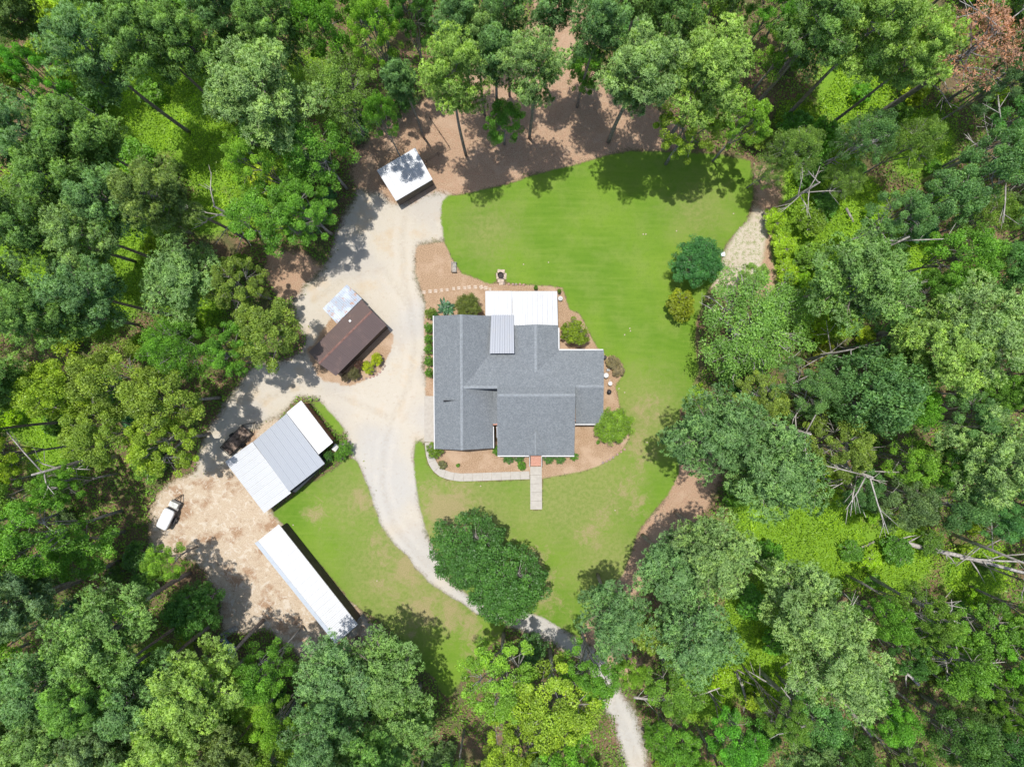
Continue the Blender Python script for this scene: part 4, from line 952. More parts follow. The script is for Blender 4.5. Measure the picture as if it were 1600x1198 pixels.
# colours of foliage (linear, of the leaf itself)
PG = (.155, .285, .070); PB = (.140, .270, .092); PL = (.235, .375, .080); PGY = (.205, .330, .105); PD = (.115, .225, .058)
BG = (.135, .300, .036); BL = (.195, .360, .040); BY = (.240, .355, .036); BD = (.085, .210, .040); BB = (.125, .250, .080); BO = (.180, .265, .045)
AG = (.180, .300, .062); NEON = (.285, .455, .024)
KEY = [
 # kind, cx, cy, r, z, colour, label
 ('pine', 400, 128, 76, 21, PGY, 'large pale grey green pine at the top left, above the dense tree by the drive'),
 ('airy', 532, 148, 70, 13, AG, 'olive tree with pale twigs showing, left of the wire fence above the white shed'),
 ('broad', 590, 62, 44, 15, BL, 'light green tree with ragged crown above the olive twiggy tree near the top'),
 ('slim', 628, 120, 26, 17, PB, 'slender blue green pine standing up left of the wire fence'),
 ('pine', 703, 118, 52, 22, PL, 'yellow green pine alone above the straw clearing with its long bent trunk in view'),
 ('slim', 770, 72, 34, 20, PB, 'narrow blue green pine behind the straw clearing, between two rounder pines'),
 ('pine', 836, 90, 52, 21, PGY, 'rounded pale green pine with two trunks below, at the middle of the top'),
 ('broad', 787, 192, 40, 7, BG, 'low round tree with grey inner twigs standing in the straw clearing'),
 ('dense', 915, 112, 32, 6, BG, 'small bright green leafy tree on the straw behind the leaning trunk'),
 ('pine', 1000, 98, 64, 21, PGY, 'large pale green pine crown leaning over the top edge of the back lawn'),
 ('pine', 1122, 95, 66, 20, PL, 'wide yellowish pine above the shaded top right corner of the lawn'),
 ('broad', 1080, 200, 58, 12, BY, 'yellow green tree hanging over the shaded top of the back lawn'),
 ('broad', 1165, 195, 46, 12, BL, 'light green tree at the top right corner of the lawn beside the yellow green one'),
 ('pine', 935, 25, 46, 21, PB, 'blue green pine crown cut by the top edge right of the straw gap'),
 ('pine', 1045, 28, 48, 20, PD, 'dark pine at the top edge behind the two large pale pines'),
 ('pine', 715, 15, 46, 20, PB, 'blue green pine cut by the top edge above the straw clearing'),
 ('broad', 640, 25, 42, 15, BD, 'dark tree cut by the top edge left of the straw clearing pines'),
 ('broad', 505, 48, 50, 15, BG, 'mid green tree at the top edge above the olive twiggy tree'),
 ('pine', 420, 22, 48, 20, PG, 'pine at the top edge above the large pale grey green pine'),
 ('pine', 1298, 28, 56, 21, PG, 'green pine at the top edge over the three bare leaning trunks'),
 ('pine', 1375, 40, 60, 22, PL, 'light green pine at the top right whose long grey trunk leans in'),
 ('pine', 1450, 70, 48, 21, PL, 'light green pine just left of the brown dead pine'),
 ('airy', 1243, 235, 44, 11, AG, 'thin grey green tree with bleached branches past the top right of the lawn'),
 ('airy', 1205, 262, 32, 8, AG, 'small thin tree with pale twigs where the lawn meets the sandy strip'),
 ('airy', 1352, 215, 48, 12, BB, 'dull grey green tree with bleached branches above the fallen log'),
 ('airy', 1428, 225, 44, 12, AG, 'sparse grey green tree right of the fallen log'),
 ('airy', 1318, 282, 34, 7, AG, 'low sparse tree with pale twigs just below the fallen log'),
 ('broad', 1470, 318, 56, 14, BB, 'bluish green tree below the sparse trees of the upper right'),
 ('broad', 1545, 262, 56, 15, BB, 'bluish green tree at the right edge below the bare grey pine trunk'),
 ('broad', 1395, 348, 50, 13, BB, 'bluish tree with pale dead limbs above the flat topped pine'),
 ('pine', 1366, 432, 76, 19, PG, 'broad flat topped pine with a forked grey trunk in the right woods'),
 ('broad', 1500, 400, 58, 14, BG, 'green tree between the flat topped pine and the right edge'),
 ('pine', 1545, 500, 74, 21, PGY, 'large pale green pine touching the right edge at mid height'),
 ('pine', 1480, 560, 64, 20, PL, 'yellowish pine left of the large pale pine at the right edge'),
 ('airy', 1180, 505, 104, 10, (.155, .30, .055), 'wide olive tree with white branches showing, right of the house lawn'),
 ('dense', 1089, 410, 43, 4, (.060, .190, .050), 'round dark green tree standing by itself at the right of the back lawn'),
 ('bush', 1062, 476, 27, 2, (.23, .29, .022), 'olive yellow shrub below the round dark green tree'),
 ('dense', 1352, 612, 74, 13, BB, 'dense blue green round tree right of the wide olive tree'),
 ('pine', 1122, 688, 68, 19, (.130, .250, .080), 'dark green pine with dense round tufts at the right edge of the front lawn'),
 ('pine', 1218, 720, 74, 20, (.145, .270, .085), 'second dense pine, touching the right side of the dark pine by the front lawn'),
 ('broad', 1310, 700, 62, 13, BO, 'olive green tree between the dense pines and the bright leafy tree'),
 ('broad', 1418, 722, 40, 12, (.19, .36, .045), 'bright light green leafy tree in the dark woods at right'),
 ('pine', 1556, 720, 66, 20, PGY, 'grey green pine at the right edge level with the bright leafy tree'),
 ('broad', 1490, 655, 54, 14, BB, 'bluish tree above the bright leafy tree'),
 ('broad', 1475, 785, 44, 13, BB, 'bluish tree just above the long bleached fallen trunk'),
 ('pine', 1048, 886, 56, 15, PB, 'blue green pine over the straw strip below the front lawn'),
 ('pine', 1128, 858, 58, 19, PGY, 'pale green pine right of the blue green pine below the front lawn'),
 ('pine', 967, 972, 52, 17, PB, 'round blue green pine beside the lower bend of the drive'),
 ('pine', 1078, 988, 66, 18, PB, 'domed blue green pine right of the round pine by the drive'),
 ('pine', 1268, 938, 68, 20, PGY, 'upper pale green pine of the big pair in the lower right clearing'),
 ('pine', 1332, 1040, 76, 21, PGY, 'lower pale green pine of the big pair in the lower right clearing'),
 ('dense', 733, 858, 64, 5.5, (.065, .165, .032), 'dark dense oak by the bend of the drive, upper left one of the touching pair'),
 ('dense', 793, 912, 66, 5.5, (.068, .175, .032), 'dark dense oak by the bend of the drive, lower right one of the touching pair'),
 ('broad', 785, 1060, 74, 13, BL, 'bright yellow green tree below the dark pair of oaks'),
 ('broad', 985, 1042, 28, 9, BL, 'small light green tree where the drive vanishes under the crowns'),
 ('broad', 1048, 1150, 46, 12, BG, 'mid green tree right of the lowest visible stretch of the drive'),
 ('broad', 870, 1095, 84, 14, BY, 'large yellow green tree left of the lower end of the drive'),
 ('broad', 925, 1040, 52, 12, BG, 'mid green tree hiding the drive below its bend'),
 ('broad', 805, 1165, 62, 13, BY, 'yellow green tree at the bottom edge left of the drive'),
 ('pine', 590, 1070, 66, 13, PG, 'dense pine below the long white shed, right one of the two'),
 ('pine', 512, 1075, 62, 14, PB, 'pale blue green pine below the long white shed, left one of the two'),
 ('pine', 632, 1150, 60, 13, PG, 'pine at the bottom edge below the two pines by the long shed'),
 ('pine', 500, 1170, 54, 19, PB, 'blue green pine at the bottom edge left of centre'),
 ('broad', 420, 1040, 44, 12, BG, 'green tree at the lower left of the dirt yard beside the blue sheets'),
 ('broad', 445, 1110, 40, 13, BL, 'light green tree between the bottom pines and the blue sheets'),
 ('broad', 178, 600, 66, 14, (.21, .30, .045), 'feathery yellow green tree in the woods left of the workshop, upper one'),
 ('broad', 262, 625, 62, 13, (.21, .30, .045), 'feathery yellow green tree nearest the workshop, at the edge of the drive'),
 ('broad', 165, 680, 60, 13, (.20, .30, .045), 'feathery yellow green tree right above the dead white limb'),
 ('broad', 598, 188, 30, 13.5, BG, 'small bright tree whose shade mottles the white roofed square shed'),
 ('pine', 795, 12, 40, 20, PB, 'blue green pine cut by the top edge above the middle of the straw clearing'),
 ('slim', 866, -8, 36, 20, PB, 'slim blue green pine at the top edge over the straw gap'),
 ('slim', 745, 60, 28, 19, PGY, 'slim grey green pine between the yellow green pine and the rounded pale pine'),
 ('broad', 100, 605, 60, 14, BY, 'yellow green tree at the far left, joining the huge feathery tree'),
 ('broad', 250, 690, 62, 12, BY, 'yellow green tree just above the dead white limb and left of the yard'),
 ('broad', 60, 840, 66, 15, BG, 'leafy green tree at the left edge below the dead white limb'),
 ('broad', 128, 855, 58, 8.5, BG, 'large leafy green tree left of the covered trailer'),
 ('broad', 95, 760, 40, 11, BG, 'green tree touching the dead white limb from below'),
 ('broad', 257, 880, 34, 8, BL, 'small bright green tree just below the covered trailer'),
 ('dense', 305, 950, 44, 7, BD, 'low dark round tree on the lower left rim of the dirt yard'),
 ('pine', 142, 985, 74, 20, PG, 'large green pine of the lower left woods with round tufts'),
 ('pine', 55, 1065, 58, 20, PB, 'blue green pine at the left edge near the bottom corner'),
 ('pine', 195, 1085, 56, 19, PB, 'blue green pine below the large green pine of the lower left'),
 ('pine', 300, 1075, 60, 19, PL, 'light green pine left of the blue metal sheets'),
 ('pine', 255, 1160, 60, 20, PL, 'light green pine at the bottom edge of the lower left woods'),
 ('pine', 268, 442, 58, 13, (.16, .29, .085), 'bright pine with separate round tufts among the left woods'),
 ('broad', 420, 332, 62, 12, BG, 'dense green tree leaning over the upper left of the drive'),
 ('broad', 478, 332, 54, 11, BG, 'green tree whose shade falls on the drive above the rusty lean to'),
 ('broad', 500, 245, 56, 12, BG, 'green tree left of the white roofed shed'),
 ('broad', 405, 255, 52, 13, BL, 'yellowish green tree above the dense tree by the drive'),
 ('broad', 368, 448, 52, 11, BO, 'yellowish olive tree left of the bare ground by the drive'),
 ('broad', 415, 520, 60, 11, BO, 'olive green tree whose shade reaches the brown shed'),
 ('broad', 362, 545, 50, 12, BG, 'green tree left of the olive tree by the brown shed'),
 ('airy', 275, 545, 56, 13, BG, 'thin leaved green tree below the bright tufted pine'),
 ('pine', 133, 80, 58, 21, PB, 'blue green pine at the upper left whose trunk crosses the first bright gap'),
 ('pine', -102, -73, 58, 21, PG, 'long dark bare trunk leaning into the picture at the top left corner'),
 ('pine', -140, 417, 56, 20, PG, 'dark bare trunk leaning in from the left edge at mid height'),
 ('pine', 88, 278, 50, 20, PG, 'green pine left of the long dark trunk at the white forked snag'),
 ('pine', 1345, -32, 56, 21, PG, 'bare grey trunk leaning in at the top, leftmost of the right hand three'),
 ('pine', 1626, -14, 56, 21, PG, 'grey trunk leaning out of the picture behind the brown dead pine'),
 ('pine', 1690, 20, 50, 21, PD, 'dark trunk leaning out of the right edge below the brown dead pine'),
 ('pine', 215, 50, 52, 21, PG, 'green pine at the top left right of the long dark trunk'),
 ('pine', 45, 210, 56, 21, PB, 'blue green pine at the left edge near the top'),
 ('pine', 122, 212, 52, 20, PG, 'green pine above the left hand gap of bright growth'),
 ('pine', 160, 300, 48, 19, PB, 'blue green pine in the middle of the upper left woods'),
 ('pine', 110, 360, 50, 19, PGY, 'grey green pine in the left woods above the dark blue green one'),
 ('pine', 120, 462, 54, 19, PB, 'dark blue green pine left of the bright tufted pine'),
 ('pine', 30, 350, 52, 20, PD, 'dark pine at the left edge a third of the way down'),
 ('pine', 40, 480, 50, 20, PG, 'green pine at the left edge level with the brown shed'),
 ('pine', 290, 55, 46, 20, PG, 'small pine at the top between the two large upper left pines'),
 ('pine', 330, 10, 40, 20, PB, 'blue green pine cut by the top edge left of the pale grey green pine'),
]
for i, (kd_, cx, cy, r_, z_, col, lab) in enumerate(KEY):
    put_tree(kd_, cx, cy, r_, z_, col, lab, seed=1000+i, cat='shrub' if kd_ == 'bush' else 'tree', sy=1.0)
NKEY = len(plants)

# ---------------------------------------------------------------- filler woods
def inside(px, py, poly):
    c = False; n = len(poly)
    for i in range(n):
        (ax, ay), (bx, by) = poly[i], poly[(i+1) % n]
        if (ay > py) != (by > py) and px < (bx-ax)*(py-ay)/(by-ay)+ax: c = not c
    return c
CLEAR = [LAWN, LAWN_W, LAWN_S, DRIVE, YARD, STRAW, STRAW2, STRAW3, STRAW4, ORANGE_BED, BED_N, BED_E, BED_S, BED_W]
CROWNFREE = [LAWN, LAWN_W, DRIVE, YARD, STRAW, STRAW3, STRAW4, ORANGE_BED]
OPEN = [(250, 175, 62), (385, 262, 40), (345, 330, 44), (268, 370, 34), (85, 50, 40), (190, 420, 32), (230, 500, 20), (60, 560, 26), (60, 650, 24), (150, 560, 14), (200, 330, 16), (20, 420, 24), (330, 470, 14), (165, 15, 20), (55, 300, 14), (1270, 390, 84), (1240, 345, 34), (1335, 322, 40), (1262, 470, 48), (1240, 840, 62), (1180, 955, 44), (1185, 1040, 44),
        (1215, 880, 40), (965, 1110, 48), (1000, 1165, 40), (1340, 250, 20), (1290, 170, 55), (1500, 200, 45), (1450, 170, 40), (1400, 865, 45), (1450, 862, 34), (1500, 875, 34), (1560, 885, 32), (870, 20, 30), (200, 410, 22), (170, 385, 18), (340, 1010, 36), (1290, 545, 26), (240, 972, 20), (300, 1025, 30), (25, 60, 30), (1550, 55, 48)]
def allowed(cx, cy, r, z):
    k = (CAM_H-z)/CAM_H; gx_, gy_ = 800+(cx-800)*k, 599+(cy-599)*k
    if any(inside(gx_, gy_, p_) for p_ in CLEAR): return False
    for a in range(12):
        px_, py_ = cx+math.cos(a*.5236)*r*.8, cy+math.sin(a*.5236)*r*.8
        if any(inside(px_, py_, p_) for p_ in CROWNFREE): return False
        # crown seen low against the ground also must stand clear of the open land on the ground
        qx, qy = gx_+math.cos(a*.5236)*r*k*.55, gy_+math.sin(a*.5236)*r*k*.55
        if any(inside(qx, qy, p_) for p_ in CROWNFREE): return False
    for ox, oy, orr in OPEN:
        if math.hypot(cx-ox, cy-oy) < orr+r*.75: return False
    if 640 < cx < 1130 and 215 < cy < 960: return False
    return True
def zone(cx, cy):
    if cx > 1250: return 'right'
    if cy > 880 and cx < 700: return 'bottom left'
    if cx < 560 and cy < 560: return 'upper left'
    if cx < 400: return 'left'
    if cy < 300: return 'top'
    return 'bottom'
MIX = {'right': [('broad', BB, 4), ('broad', BG, 4), ('pine', PGY, 1), ('airy', AG, 1), ('broad', BD, 1)],
       'bottom left': [('pine', PG, 3), ('pine', PB, 2), ('broad', BG, 2), ('broad', BL, 1)],
       'upper left': [('pine', PG, 4), ('pine', PB, 3), ('pine', PD, 1), ('broad', BG, 1), ('broad', BL, 1)],
       'left': [('broad', BY, 1), ('broad', BG, 3), ('pine', PG, 2)],
       'top': [('pine', PG, 2), ('pine', PB, 2), ('broad', BG, 3), ('broad', BL, 1)],
       'bottom': [('broad', BG, 3), ('broad', BL, 2), ('pine', PG, 1), ('broad', BO, 1)]}
placed = [(p[2], p[3], p[4], p[5]) for p in plants]
fill = []
rr = random.Random(99)
for it in range(9000):
    cx, cy = rr.uniform(-130, 1730), rr.uniform(-120, 1320)
    zn = zone(cx, cy); kinds = MIX[zn]; kd_, col, _ = rr.choices(kinds, [q_[2] for q_ in kinds])[0]
    if zn == 'right' and cy > 850 and cx > 1400: kd_, col = 'broad', rr.choice((BG, BG, (.085, .175, .045)))
    z_ = {'pine': rr.uniform(18, 22), 'broad': rr.uniform(10, 15.5), 'airy': rr.uniform(9, 12)}[kd_]; r_ = {'pine': rr.uniform(42, 58), 'broad': rr.uniform(38, 60), 'airy': rr.uniform(40, 55)}[kd_]
    if any(math.hypot(cx-a, cy-b_) < (r_+rb_)*((.82 if zn == 'upper left' else .66) if zb > 8 else .5) for a, b_, rb_, zb in placed): continue
    if not allowed(cx, cy, r_, z_): continue
    placed.append((cx, cy, r_, z_)); col = tuple(v*rr.uniform(.86, 1.16) for v in col)
    fill.append(put_tree(kd_, cx, cy, r_, z_, col, seed=int(it)))
# leafless bleached trees standing among the crowns of the right hand woods
for it in range(400):
    cx, cy = rr.uniform(1190, 1640), rr.uniform(150, 1190)
    if len(fill) > 900 or sum(1 for p in plants if p[1] == 'snag') >= 15: break
    if any(p[1] == 'snag' and math.hypot(p[2]-cx, p[3]-cy) < 60 for p in plants) or not allowed(cx, cy, 20, 10): continue
    me = SNAGS[rr.randrange(3)]; h_ = 9 if me is SNAGS[0] else 11 if me is SNAGS[1] else 16; tgt = rr.uniform(12.5, 17)
    k_ = (CAM_H-tgt)/CAM_H; o = link('dead_tree', me); b_ = P(cx, cy, tgt); o.location = (b_.x, b_.y, 0); s_ = rr.uniform(.8, 1.15); o.scale = (s_*1.25, s_*1.25, tgt/h_)
    o.rotation_euler = (rr.uniform(-.06, .06), rr.uniform(-.06, .06), rr.random()*6.28); tag(o, None, 'dead tree'); plants.append((o, 'snag', cx, cy, 48, tgt, (.3, .3, .3)))
NF = len(plants)

# low second storey: saplings and bushes on the forest floor
for it in range(5200):
    cx, cy = rr.uniform(-160, 1760), rr.uniform(-130, 1330)
    if any(inside(cx, cy, p_) for p_ in CLEAR) or any(inside(cx+a, cy+b_, p_) for p_ in CLEAR for a, b_ in ((16, 0), (-16, 0), (0, 16), (0, -16))): continue
    if 640 < cx < 1060 and 250 < cy < 960 or 350 < cx < 640 and 440 < cy < 990: continue
    if len(plants)-NF >= 330: break
    r_ = rr.uniform(14, 32); z_ = r_*.07*rr.uniform(.7, 1.3)
    if any(math.hypot(cx-p[2], cy-p[3]) < (r_+p[4])*.66 for p in plants[NF:]): continue
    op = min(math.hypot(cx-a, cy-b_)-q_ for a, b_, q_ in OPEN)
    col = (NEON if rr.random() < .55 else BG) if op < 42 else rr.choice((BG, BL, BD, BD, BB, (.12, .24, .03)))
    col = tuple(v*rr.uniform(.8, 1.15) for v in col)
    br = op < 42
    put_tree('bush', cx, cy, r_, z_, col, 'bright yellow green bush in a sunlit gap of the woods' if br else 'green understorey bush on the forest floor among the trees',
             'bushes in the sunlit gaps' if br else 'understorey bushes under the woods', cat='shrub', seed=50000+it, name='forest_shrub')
NB = len(plants)

# ---------------------------------------------------------------- labels for the filler trees
LM = [('brown shed', 545, 530), ('trailer', 262, 805), ('workshop', 440, 710), ('long shed', 480, 910), ('square shed', 634, 275), ('wire fence', 690, 225),
      ('dark oak pair', 760, 885), ('round lone tree', 1089, 410), ('brown dead pine', 1550, 45), ('flat topped pine', 1366, 432), ('fallen trunk', 1490, 870), ('wide olive tree', 1180, 505),
      ('blue metal sheets', 357, 1015), ('dead white limb', 50, 735), ('white forked snag', 368, 335), ('bright tufted pine', 268, 442)]
CN = {'pine': 'pine', 'broad': 'leafy tree', 'airy': 'sparse tree'}
def shade(c):
    if c[2]/c[1] > .42: return 'blue green'
    if c[0]/c[1] > .66: return 'yellow green'
    if c[1] < .2: return 'dark green'
    return 'mid green'
def direc(dx, dy):
    a = math.degrees(math.atan2(-dy, dx)) % 360; return ['right of', 'up and right of', 'above', 'up and left of', 'left of', 'down and left of', 'below', 'down and right of'][int((a+22.5)//45) % 8]
ORD = ['nearest', 'second nearest', 'third nearest', 'fourth nearest', 'fifth nearest', 'sixth nearest', 'seventh nearest', 'eighth nearest', 'ninth nearest', 'tenth nearest', 'eleventh nearest', 'twelfth nearest']
buck = {}
CN['bush'] = 'understorey bush'; CN['snag'] = 'leafless tree'
for (o, kd_, cx, cy, r_, z_, col) in plants[NKEY:NB]:
    l_ = min(LM, key=lambda q_: math.hypot(q_[1]-cx, q_[2]-cy)); d = math.hypot(l_[1]-cx, l_[2]-cy)
    edge = ' at the picture edge' if not (25 < cx < 1575 and 25 < cy < 1173) else ''
    big = (51, 44) if kd_ != 'bush' else (26, 19)
    key = (('large ' if r_ > big[0] else 'small ' if r_ < big[1] else '')+(shade(col) if kd_ != 'snag' else 'bleached')+' '+CN[kd_], direc(cx-l_[1], cy-l_[2]), l_[0], edge)
    buck.setdefault(key, []).append((d, o))
for key, lst in buck.items():
    lst.sort(key=lambda q_: q_[0])
    for i, (_, o) in enumerate(lst):
        o['label'] = f"{key[0]} {key[1]} the {key[2]}" + (key[3] if key[3] else '') + (f", {ORD[min(i, 11)]}" if len(lst) > 1 else '')
        w_ = o['label'].replace(' at the picture edge', ' at the edge'); w_ = w_ if len(w_.split()) <= 16 else w_.replace('down and right of', 'below right of').replace('up and right of', 'above right of').replace('up and left of', 'above left of').replace('down and left of', 'below left of'); o['label'] = w_ if len(w_.split()) <= 16 else w_.replace('tree ', '', 1).replace('understorey ', '', 1)

# ---------------------------------------------------------------- garden shrubs
GARD = [
 ('hedge', 670.5, 512, 9.5, 1.0, BG, 'clipped round green shrub against the west wall of the house, topmost of five'),
 ('hedge', 670.5, 530, 9.5, 1.0, BG, 'clipped round green shrub against the west wall of the house, second of five'),
 ('hedge', 670.5, 546, 9.5, 1.0, BG, 'clipped round green shrub against the west wall of the house, third of five'),
 ('hedge', 670.5, 564, 9.5, 1.0, BG, 'clipped round green shrub against the west wall of the house, fourth of five'),
 ('hedge', 671, 582, 8.5, 1.0, BG, 'clipped round green shrub against the west wall of the house, lowest of five'),
 ('bush', 672, 489, 10, 1.0, BO, 'mixed bronze and green plant at the northwest corner of the house'),
 ('bush', 680, 494, 8, .8, BD, 'small dark green plant beside the bronze plant at the house corner'),
 ('dense', 732, 480, 23, 2.2, (.12, .16, .03), 'round dark olive shrub between the big leaved plant and the patio roof'),
 ('bush', 899, 520, 25, 2.2, (.20, .29, .025), 'olive yellow shrub in the straw bed right of the patio roof'),
 ('dense', 958, 664, 32, 2.6, (.16, .28, .025), 'large olive green shrub at the southeast corner of the house'),
 ('hedge', 679, 703, 15, 1.2, (.16, .27, .03), 'round green shrub at the southwest corner of the house'),
 ('hedge', 777, 704, 9, 1.0, BG, 'green shrub under the gap between the two front gables'),
 ('hedge', 897, 713, 8, .8, BG, 'small round dark shrub at the right end of the front wall'),
 ('bush', 815, 727, 8, .8, BG, 'small leafy green shrub left of the front steps'),
 ('hedge', 794, 716, 10, .7, BD, 'low dark hedge shrub under the front eave, left end'),
 ('hedge', 811, 716, 9, .7, BD, 'low dark hedge shrub under the front eave, next to the steps on the left'),
 ('hedge', 857, 716, 10, .7, BD, 'low dark hedge shrub under the front eave, next to the steps on the right'),
 ('hedge', 875, 716, 10, .7, BD, 'low dark hedge shrub under the front eave, right end'),
 ('bush', 589, 562, 11, .9, (.36, .44, .02), 'vivid yellow green shrub beside the brown shed, upper right of the two'),
 ('bush', 576, 574, 12, .9, (.35, .43, .02), 'vivid yellow green shrub beside the brown shed, lower left of the two'),
 ('bush', 562, 570, 9, .8, (.12, .07, .05), 'reddish brown sparse shrub left of the vivid yellow green shrubs'),
 ('bush', 553, 584, 11, .9, (.13, .13, .05), 'dull olive brown shrub at the foot of the brown shed'),
 ('bush', 540, 590, 8, .7, (.12, .10, .06), 'small brown shrub at the lower corner of the brown shed'),
 ('hedge', 540, 700, 14, 1.3, BG, 'round green shrub at the lower right corner of the workshop, rightmost of the row'),
 ('hedge', 531, 712, 11, 1.1, BG, 'green shrub in the middle of the row at the workshop corner'),
 ('hedge', 513, 712, 10, 1.1, BD, 'dark green shrub nearest the workshop wall in its corner row'),
 ('bush', 691, 726, 8, .4, (.16, .17, .07), 'small pale grey green plant in the front straw bed'),
 ('bush', 715.5, 726.5, 3.5, .3, BG, 'tiny green tuft in the middle of the front straw bed'),
 ('bush', 934.5, 691, 3.5, .3, BG, 'tiny green tuft in the straw bed below the large olive shrub'),
 ('bush', 837, 449, 4, .5, BG, 'small green plant behind the patio roof'),
 ('bush', 874, 455, 4, .6, BO, 'small olive plant at the corner of the patio roof'),
 ('bush', 957, 566, 13, .9, (.26, .23, .12), 'dry tan and green ornamental grass clump at the east wall'),
 ('bush', 966, 580, 11, .7, (.27, .23, .13), 'dry tan grass clump beside the lawn at the east wall'),
 ('bush', 1082, 625, 14, 1.5, BY, 'small yellow green bush poking out at the right rim of the lawn'),
 ('bush', 1208, 345, 22, 1.4, NEON, 'neon green bush at the right rim of the sandy strip, upper one'),
 ('bush', 1222, 385, 24, 1.4, NEON, 'neon green bush at the right rim of the sandy strip, middle one'),
 ('bush', 1228, 425, 24, 1.4, NEON, 'neon green bush at the right rim of the sandy strip, lower one'),
 ('bush', 1265, 350, 26, 2.0, (.17, .29, .03), 'bright green bush in the neon growth, up and right of the others'),
 ('bush', 1262, 405, 28, 2.0, (.14, .27, .03), 'bright green bush in the middle of the neon growth'),
 ('broad', 1175, 435, 30, 5, AG, 'small thin tree standing on the sandy strip above the wide olive tree'),
 ('bush', 1145, 770, 24, 2.5, BG, 'green bush below the dark pine on the straw strip'),
 ('bush', 1355, 880, 0.1, .3, BG, None),
]
for i, (kd_, cx, cy, r_, z_, col, lab) in enumerate(GARD):
    if lab is None: continue
    put_tree(kd_, cx, cy, r_, z_, col, lab, seed=3000+i, cat='tree' if kd_ in ('broad',) else 'shrub', name='garden_shrub' if kd_ != 'broad' else 'sparse_tree')
bn_ = link('big_leaf_plant', BANANA); bn_.location = P(697, 482); bn_.color = (.055, .155, .07, 1); tag(bn_, 'blue green plant with long arching leaves behind the house corner', 'plant')

# ---------------------------------------------------------------- dead and fallen wood
def snag(cx, cy, z_, me, s, label, rot, tilt=(0, 0)):
    o = link('dead_tree', me); o.location = P(cx, cy); o.scale = (s, s, s); o.rotation_euler = (tilt[0], tilt[1], rot); tag(o, label, 'dead tree'); return o
snag(395, 358, 0, SNAGS[0], 1.3, 'white forked dead snag standing in the bright growth of the left woods', .4)
snag(185, 712, 0, SNAGS[1], 1.35, 'dead tree with forked bleached limbs at the far left', 2.1)
snag(1222, 322, 0, SNAGS[0], 1.1, 'bleached curled dead limb past the top right of the lawn', 1.2)
snag(1490, 165, 0, SNAGS[2], .68, 'tall bare grey dead pine with a twiggy white top at the right edge', 4.)
# brown dead pine
k_ = P(1545, 52, 20)
bd = bpy.data.objects.new('pine_tree', None); C.objects.link(bd); bd.location = (k_.x, k_.y, 0); bd.scale = (1.3, 1.3, .98); tag(bd, 'brown dead pine with rust coloured needles in the top right corner', 'tree')
for me, nm_ in ((DEADPINE[0], 'trunk'), (DEADPINE[1], 'crown')):
    ch = bpy.data.objects.new(nm_, me); C.objects.link(ch); ch.parent = bd; ch.color = (.40, .22, .14, 1)
    pass
ch = bpy.data.objects.new('dead_branches', SNAGS[2]); C.objects.link(ch); ch.parent = bd; ch.scale = (.9, .9, 1.38)
def log(px, label, r0, r1, z0=.35, z1=.35, mat=None, twigs=0, seed=0, name='fallen_log'):
    rg = random.Random(seed); pts = [P(a, b_, lerp(z0, z1, i/(len(px)-1))) for i, (a, b_) in enumerate(px)]
    m = MB(); m.tube(pts, [lerp(r0, r1, i/(len(px)-1)) for i in range(len(px))], 8)
    for _ in range(twigs):
        i = rg.randrange(len(pts)-1); s_ = pts[i].lerp(pts[i+1], rg.random()); d = (pts[i+1]-pts[i]).normalized(); a = rg.choice((-1, 1))*rg.uniform(.5, 1.1)
        e = Vector((d.x*math.cos(a)-d.y*math.sin(a), d.x*math.sin(a)+d.y*math.cos(a), rg.uniform(0, .5)))*rg.uniform(1, 3)
        q_ = s_+e*.5+Vector((rg.uniform(-.2, .2), rg.uniform(-.2, .2), .1)); m.tube([s_, q_, s_+e], [r1*.8, r1*.5, .015], 5)
    tag(m.build(name, mat or GBARK, smooth=True), label, 'fallen log')
log([(1392, 842), (1440, 855), (1500, 868), (1560, 884), (1640, 905)], 'long bleached grey trunk fallen in the right woods, thicker end to the left', .32, .16, 1.2, 2.5, WBARK, 8, 1)
log([(1500, 872), (1560, 876), (1630, 878)], 'second bleached trunk forking beside the long fallen one', .15, .08, 2.2, 2.8, WBARK, 3, 2)
log([(1316, 870), (1340, 858), (1366, 846)], 'short pale brown log in the clearing left of the long fallen trunk', .22, .15, .4, .4, GBARK, 1, 3)
log([(1330, 234), (1362, 222), (1396, 208)], 'pale broken log lying below the sparse trees of the upper right', .30, .22, 2, 2.5, WBARK, 2, 4)
log([(1245, 270), (1275, 258), (1310, 245)], 'thin pale log leading to the broken log in the upper right', .16, .12, .8, 1.5, WBARK, 3, 5)
log([(1220, 1043), (1236, 1033), (1254, 1024)], 'short pale log in the lower right clearing', .12, .10, .4, .5, WBARK, 0, 6)
log([(1225, 1060), (1245, 1078), (1268, 1102), (1270, 1132)], 'thin grey fallen pole below the lower right clearing', .10, .07, .4, .8, GBARK, 3, 7)
log([(1292, 1078), (1320, 1100), (1345, 1128), (1362, 1150)], 'reddish brown trunk lying below the big pale pines', .25, .18, .6, 2, PBARK, 1, 8)
log([(1322, 325), (1330, 340), (1333, 347)], 'short grey stub lying in the yellow green growth', .16, .14, .8, .8, GBARK, 0, 9)
log([(990, 1089), (1025, 1093), (1065, 1092), (1100, 1083), (1125, 1074)], 'white fallen branch with side twigs across the bright bushes right of the drive', .16, .06, 7, 8, WBARK, 9, 10)
log([(1145, 1040), (1158, 1065), (1168, 1100)], 'grey brown trunk lying in the bottom clearing', .22, .15, .5, 1, GBARK, 4, 11)
log([(1408, 1046), (1422, 1055), (1436, 1070)], 'pale trunk lying in the dark gap of the lower right woods', .25, .16, 2, 2, WBARK, 2, 12)
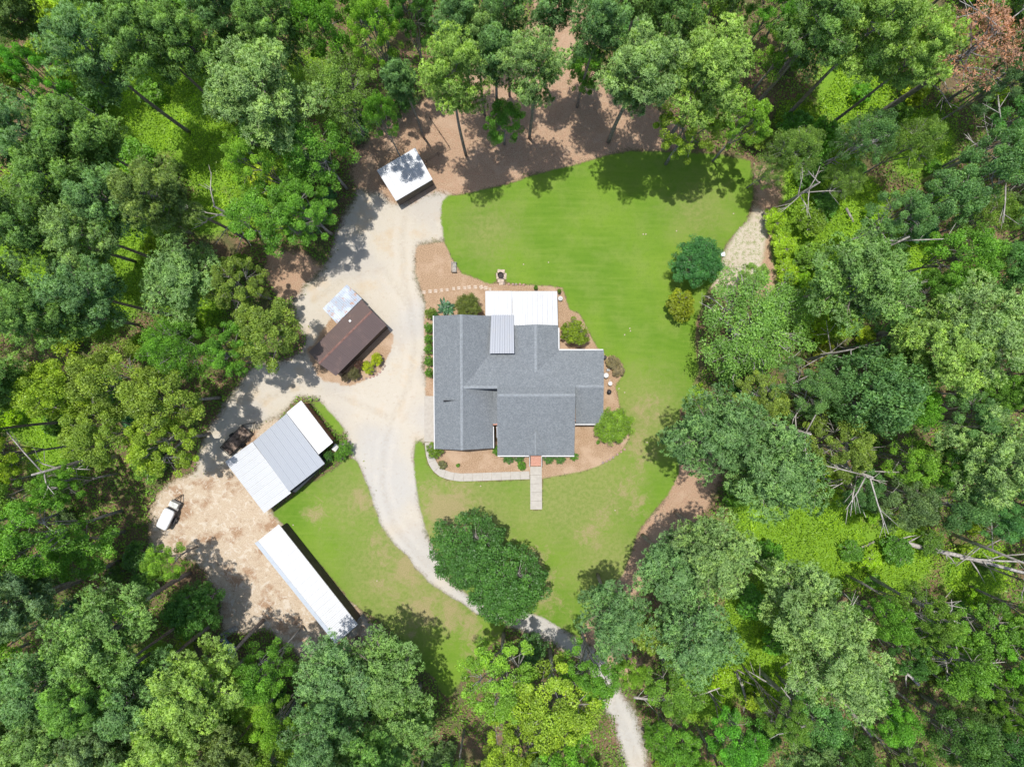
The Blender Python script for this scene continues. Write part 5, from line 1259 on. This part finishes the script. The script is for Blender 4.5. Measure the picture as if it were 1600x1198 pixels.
log([(1360, 1110), (1352, 1085), (1340, 1060)], 'bare curved white limb below the big pale pines', .10, .05, 3, 4, WBARK, 7, 13)
log([(1480, 335), (1440, 350), (1412, 362)], 'bleached dead limb above the flat topped pine', .12, .06, 12, 13, WBARK, 7, 14)
log([(1250, 455), (1218, 470), (1222, 440)], 'thin white stem bent over the neon growth', .07, .05, 1.5, 2.2, WBARK, 2, 15)
log([(1025, 250), (1330, 260)], 'x', .01, .01) if False else None

# ---------------------------------------------------------------- leafy ground cover
def cover(name, label, mask, dens, size, zfun, col_obj, seed, tb):
    rng = np.random.default_rng(seed); n = int(dens*(136*108)); X = rng.uniform(-68, 68, n); Y = rng.uniform(-54, 54, n)
    keep = mask(X, Y, rng) & ~((X > -14) & (X < 14.5) & (Y > -19) & (Y < 15)); X, Y = X[keep], Y[keep]; Z = zfun(X, Y, rng)
    c = np.stack([X, Y, Z], 1); v, f = leaf_quads(c, np.zeros_like(c), size, rng, 1.0, .6)
    tn = np.clip(tb+(vnoise(X, Y, 3, seed)-.5)*.9+rng.normal(size=len(X))*.13, 0, 1)
    me = mesh_np(name, v, f, LEAF, np.repeat(tn, 4)); o = link(name, me); o.color = (*col_obj, 1); tag(o, label, 'ground cover', kind='stuff'); return o
def samp(name, X, Y):
    ix = np.clip(((X-gx0)/gs).astype(int), 0, NX-1); iy = np.clip(((Y-gy0)/gs).astype(int), 0, NY-1); return sd[name].reshape(NY, NX)[iy, ix]
def openland(X, Y): return np.maximum.reduce([samp(q_, X, Y) for q_ in ('lawn', 'drive', 'yard', 'bed', 'straw')])
cover('leafy_ground_cover', 'bright yellow green vines and weeds filling the sunlit gaps of the woods', lambda X, Y, r: (samp('green', X, Y)+(vnoise(X, Y, 4, 31)-.5)*5 > 0) & (openland(X, Y) < -.3),
      44, .24, lambda X, Y, r: np.abs(vnoise(X, Y, 2.6, 41)-.35)*4.0*r.uniform(.6, 1.0, len(X))+.08, (.24, .40, .022), 5, .5)
cover('forest_undergrowth', 'low mixed green weeds and seedlings over the shaded forest floor', lambda X, Y, r: (samp('green', X, Y) < .5) & (openland(X, Y) < -.2) & (vnoise(X, Y, 3.4, 33)+r.uniform(-.12, .12, len(X)) > .34),
      26, .27, lambda X, Y, r: np.abs(vnoise(X, Y, 2.2, 43)-.3)*1.6*r.uniform(.6, 1.0, len(X))+.05, (.17, .33, .034), 6, .5)
cover('grass_tufts', 'scattered weeds along the straw and sand edges', lambda X, Y, r: (np.abs(openland(X, Y)) < .5) & (samp('lawn', X, Y) < -.2) & (samp('bed', X, Y) < -.5) & ~((X > -13.5) & (X < 14) & (Y > -17) & (Y < 15)) & (r.random(len(X)) < .35), 3, .22, lambda X, Y, r: r.uniform(.02, .15, len(X)), (.16, .20, .05), 7, .5)
